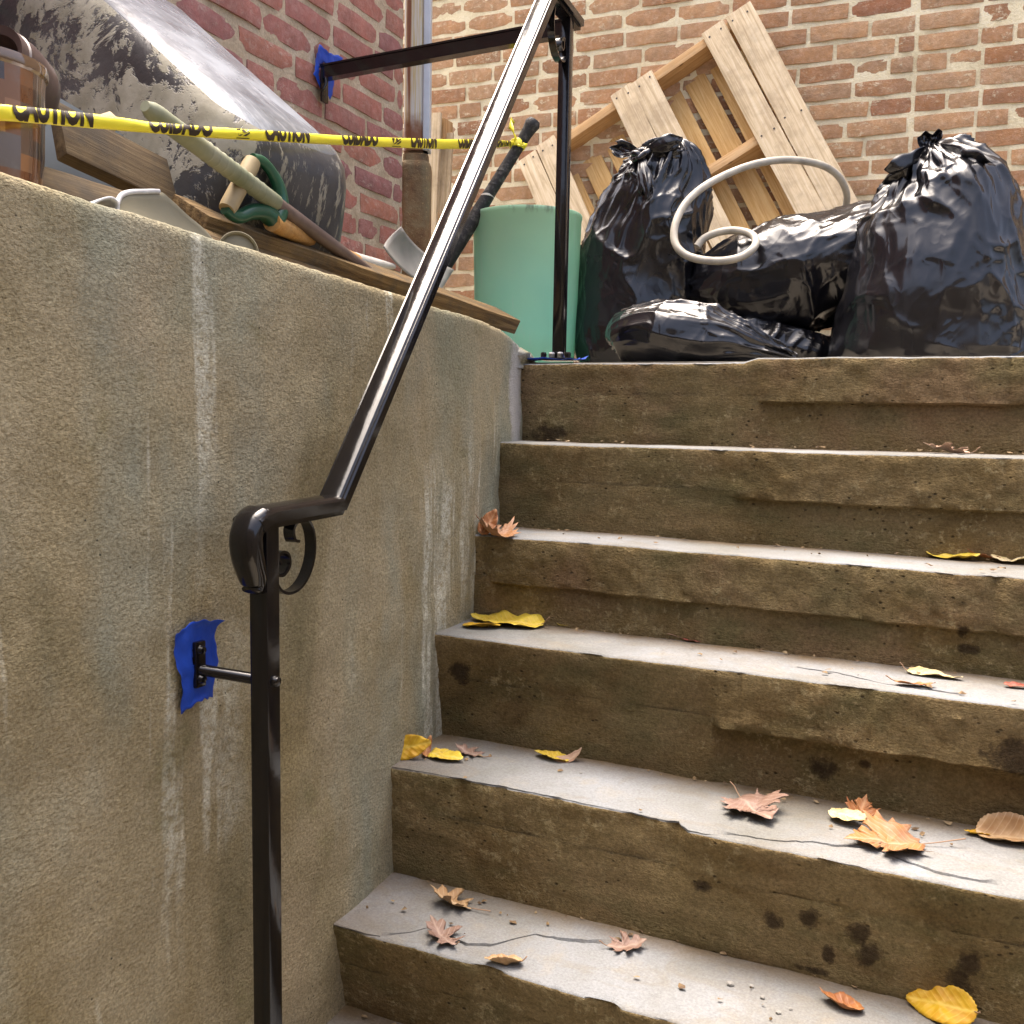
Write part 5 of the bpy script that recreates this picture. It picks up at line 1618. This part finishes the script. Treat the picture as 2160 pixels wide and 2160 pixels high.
def leaf(label, n, px, py, size, kind, mat, yaw=0, tilt=0, roll=0, curl=0.3, cup=0.2, stem=0.35, seed=1, lift=0.0, name='fallen_leaf', zfix=None):
    """size = length in picture pixels; curl bends along the length, cup across it"""
    z = TZ[n]
    p = at(px, py, 'Z', z + 0.0005) if zfix is None else at(px, py, 'Y', zfix)
    L = size * (p - Vector(CAM)).dot(Vector(_f)) / FPX
    O = outline(kind, seed)
    V = [(0.05, 0.0)]
    T_ = [0.22, 0.42, 0.62, 0.82, 1.0]
    for tt_ in T_:
        V += [(0.05 + (x - 0.05) * tt_, y * tt_) for x, y in O]
    m = len(O)
    F = [(0, 1 + i, 1 + (i + 1) % m) for i in range(m)]
    for j in range(len(T_) - 1):
        for i in range(m):
            i2 = (i + 1) % m
            F.append((1 + j * m + i, 1 + (j + 1) * m + i, 1 + (j + 1) * m + i2, 1 + j * m + i2))
    X = np.array(V)
    q_ = np.stack([X[:, 0] * 3 + seed * 2.3, X[:, 1] * 3, np.full(len(X), seed * 1.1)], -1)
    zz_ = cup * X[:, 1] ** 2 * 1.6 + curl * np.sign(curl + 1e-9) * (np.clip(X[:, 0], -1, 1) ** 2) * (1 if curl > 0 else -1) + 0.07 * pnoise(q_) + 0.04 * pnoise(q_ * 2.6)
    zz_ += 0.10 * np.abs(X[:, 1])
    # strong curls roll the tip over instead of stretching it
    P3 = np.stack([X[:, 0], X[:, 1], zz_], -1) * L
    me = bpy.data.meshes.new(name)
    me.from_pydata([tuple(v) for v in P3], [], F)
    me.update()
    o = link(name, me, mat, None, True)
    RT = Matrix.Rotation(R(yaw), 4, 'Z') @ Matrix.Rotation(R(-tilt), 4, 'Y') @ Matrix.Rotation(R(roll), 4, 'X')
    W3 = np.array([list(RT.to_3x3() @ Vector(v)) for v in P3])
    dz = -W3[:, 2].min()
    o.matrix_basis = Matrix.Translation(p + Vector((0, 0, dz + 0.0008 + lift))) @ RT
    md = o.modifiers.new('thickness', 'SOLIDIFY')
    md.thickness = 0.0004
    if stem:
        x0 = -0.36 if kind == 'maple' else -0.45 if kind == 'oak' else -0.49
        i0 = int(np.argmin((X[:, 0] - x0) ** 2 + X[:, 1] ** 2))
        b = Vector(P3[i0])
        pts = spline([b + Vector((0.03 * L, 0, 0.0)), b + Vector((-0.3 * stem * L, 0.02 * L, 0.04 * L)), b + Vector((-0.7 * stem * L, 0.04 * L, 0.10 * L)), b + Vector((-stem * L, 0.03 * L, 0.13 * L))], 10)
        vv, ff_ = tube_geo(pts, np.linspace(0.0008, 0.0012, 10), 6)
        sm = bpy.data.meshes.new('stem')
        sm.from_pydata([tuple(v) for v in vv], [], ff_)
        so = link('stem', sm, STEM_MAT, o, True, world=False)
    return tag(o, label, 'leaf', 'fallen autumn leaves on the steps')
leaf('big russet maple leaf propped against the wall on the third step down', 2, 1048, 1131, 100, 'maple', LM['rust'], 150, 12, 8, 0.5, 0.6, 0.3, 1)
leaf('curled brown leaf tip standing in the corner behind the russet maple leaf', 2, 1030, 1126, 60, 'oval', LM['brown'], 70, 48, 30, 0.4, 0.3, 0, 2)
leaf('long yellow leaf folded along the left of the fourth tread', 3, 1075, 1316, 150, 'oval', LM['yellow'], 186, 2, -7, 0.05, 0.25, 0.1, 3)
leaf('bright golden leaf tucked under the long folded one', 3, 1012, 1324, 75, 'oval', LM['gold'], 20, 3, -8, 0.15, 0.4, 0, 4)
leaf('small pale yellow leaf curled up like a boat on the fourth tread', 3, 1200, 1320, 52, 'slim', LM['yellow'], 8, 14, 10, 0.8, 0.6, 0.2, 5)
leaf('small dark red leaf lying flat mid way along the fourth tread', 3, 1468, 1352, 60, 'slim', LM['red'], 10, 3, 4, 0.3, 0.4, 0.5, 6)
leaf('long pale yellow leaf lying flat on the right of the fourth tread', 3, 1970, 1426, 112, 'slim', LM['cream'], -8, 1, 2, 0.05, 0.1, 0.12, 7)
leaf('orange brown leaf scrap on the chipped edge of the fourth tread', 3, 1930, 1446, 82, 'slim', LM['brown'], 10, 3, -12, 0.3, 0.7, 0.2, 8)
leaf('dark red leaf at the right end of the fourth tread', 3, 2150, 1450, 60, 'slim', LM['red'], 5, 3, 6, 0.2, 0.4, 0, 9)
leaf('golden oval leaf propped upright on the wall at the fifth tread', 4, 862, 1600, 84, 'oval', LM['gold'], 24, 14, 68, 0.05, 0.15, 0.18, 10)
leaf('brown leaf curled into a hook beside the golden leaf', 4, 900, 1590, 52, 'slim', LM['brown'], 105, 40, 25, 1.1, 0.5, 0, 11)
leaf('pale yellow oval leaf lying between the brown leaves on the fifth tread', 4, 938, 1600, 84, 'oval', LM['yellow'], -10, 6, 6, 0.15, 0.3, 0, 12)
leaf('mauve brown lobed leaf just right of the pale yellow oval leaf', 4, 992, 1592, 72, 'oak', LM['mauve'], 170, 8, 4, 0.25, 0.4, 0.3, 13)
leaf('pale yellow leaf with a cream edge alone on the fifth tread', 4, 1165, 1602, 72, 'oval', LM['yellow'], 180, 6, 6, 0.2, 0.4, 0, 14)
leaf('pinkish leaf curling upward at the right of the lone yellow leaf', 4, 1202, 1606, 64, 'slim', LM['pink'], 25, 22, 18, 1.0, 0.6, 0, 15)
leaf('mauve maple leaf with stem pointing to the riser on the fifth tread', 4, 1585, 1708, 140, 'maple', LM['mauve'], -50, 3, 6, 0.15, 0.25, 0.35, 16)
leaf('largest maple leaf, rusty orange with a long raised stem', 4, 1880, 1782, 165, 'maple', LM['umber'], 205, 3, -4, 0.15, 0.30, 0.55, 17)
leaf('cream speckled oval leaf touching the largest maple leaf', 4, 1788, 1735, 84, 'oval', LM['cream'], -25, 8, 10, 0.2, 0.2, 0, 18, 0.006)
leaf('dark red maple tip poking up behind the speckled leaf', 4, 1815, 1722, 70, 'maple', LM['brown'], 80, 25, 10, 0.4, 0.4, 0, 19)
leaf('brown rolled leaf at the right end of the fifth tread', 4, 2130, 1770, 130, 'oval', LM['tan'], 5, 6, 26, 0.3, 1.6, 0, 20)
leaf('tan pointed leaf standing over the brown rolled leaf', 4, 2140, 1752, 80, 'slim', LM['pink'], 160, 30, 10, 0.4, 0.5, 0, 21, 0.008)
leaf('small yellow leaf end sticking out left of the rolled brown leaf', 4, 2062, 1762, 48, 'oval', LM['gold'], 200, 6, 10, 0.3, 0.5, 0, 22)
leaf('tan lobed leaf with a long stem at the back of the sixth tread', 5, 955, 1912, 100, 'oak', LM['tan'], 182, 14, 14, 0.45, 0.7, 0.4, 23)
leaf('mauve lobed leaf lying across the crack near the wall', 5, 935, 1982, 104, 'oak', LM['mauve'], 150, 6, 8, 0.35, 0.5, 0.1, 24)
leaf('mauve lobed leaf at the right end of the long crack', 5, 1316, 2000, 84, 'oak', LM['mauve'], 30, 5, 6, 0.3, 0.5, 0.15, 25)
leaf('orange and cream curled leaf at the chipped edge of the sixth tread', 5, 1065, 2036, 76, 'oval', LM['tan'], 200, 4, 20, 0.3, 1.0, 0.1, 26)
leaf('crumpled russet leaf on the lower right tread', 5, 1775, 2125, 86, 'oval', LM['brown'], 175, 8, 10, 0.6, 1.2, 0, 27)
leaf('big golden oval leaf leaning on the riser at the lower right', 5, 1988, 2146, 132, 'oval', LM['gold'], 166, -10, -46, 0.02, 0.08, 0.08, 28)
leaf('yellow leaf on the lowest tread in view', 6, 922, 2168, 88, 'oval', LM['gold'], 10, 4, 40, 0.2, 0.3, 0, 29)
leaf('pinkish lobed leaf on the second tread, highest leaf of all', 1, 2005, 957, 96, 'oak', LM['pink'], 175, 8, 6, 0.35, 0.5, 0.1, 30)
leaf('narrow bright yellow leaf on the right of the third tread', 2, 2010, 1178, 104, 'slim', LM['yellow'], -8, 4, 8, 0.2, 0.5, 0, 31)
leaf('rusty brown ribbed leaf between the yellow and the cream leaf', 2, 2062, 1178, 96, 'oval', LM['brown'], 165, 14, 8, 0.5, 0.6, 0.1, 32)
leaf('cream leaf at the right end of the third tread', 2, 2140, 1186, 90, 'oval', LM['cream'], 10, 8, 14, 0.3, 0.5, 0, 33)

# ------------------------------------------------------------------ crumbs of stone on the treads
MAT_PEB = plain('grey_chips', (0.30, 0.29, 0.27), 0.9, 0.2, grime=0.4)
for i, (n, px, py, s_, lab) in enumerate(((5, 1540, 2078, 14, 'largest grey stone chip on the lower right tread'), (5, 1585, 2082, 9, 'small grey chip right of the largest stone chip'), (5, 1608, 2106, 10, 'flat grey chip below the other chips on the lower tread'), (5, 1642, 2138, 10, 'grey stone chip nearest the front edge of the lower tread'), (4, 1225, 1632, 7, 'tiny dark stone chip on the fifth tread'), (5, 1668, 2130, 8, 'tiny grey chip left of the crumpled russet leaf'))):
    p = at(px, py, 'Z', TZ[n])
    r_ = s_ * (p - Vector(CAM)).length / FPX * 0.5
    bm = bmesh.new()
    bmesh.ops.create_icosphere(bm, subdivisions=2, radius=r_)
    rr_ = random.Random(i)
    for v in bm.verts:
        v.co *= rr_.uniform(0.75, 1.15)
        v.co.z *= 0.6
    bmesh.ops.transform(bm, matrix=Matrix.Translation(p + Vector((0, 0, r_ * 0.5))), verts=bm.verts)
    tag(from_bm('stone_chip', bm, MAT_PEB, None, False), lab, 'stone', 'stone chips on the treads')

# ------------------------------------------------------------------ crushed leaf litter and grit swept into the back of the treads
lr = random.Random(21)
V, F = [], []
for n in range(1, 7):
    for k in range(46):
        x = lr.uniform(0.03, 1.35)
        dpt = TB[n] - TY[n]
        y = TB[n] - 0.004 - dpt * (lr.random() ** 3) * 0.9
        sz = lr.uniform(0.0015, 0.0055) * (1.4 if lr.random() < 0.1 else 1)
        a0 = lr.random() * 6.28
        c = Vector((x, y, TZ[n] + 0.0035))
        b0 = len(V)
        for i in range(5):
            a = a0 + i * 1.257 + lr.uniform(-0.3, 0.3)
            rr_ = sz * lr.uniform(0.4, 1.2)
            V.append(c + Vector((math.cos(a) * rr_ * 1.5, math.sin(a) * rr_, lr.uniform(-0.002, 0.003))))
        V.append(c + Vector((0, 0, sz * 0.5)))
        F += [(b0 + i, b0 + (i + 1) % 5, b0 + 5) for i in range(5)]
t = NT('leaf_litter')
MAT_LITTER = t.done(t.ramp(t.noise(60, 2), [(0.35, (0.10, 0.06, 0.03)), (0.5, (0.20, 0.13, 0.06)), (0.65, (0.30, 0.22, 0.12))]), 0.8)
tag(mesh('leaf_litter', V, F, MAT_LITTER), 'crumbs of dry leaf and grit at the back of the treads', 'litter', kind='stuff')
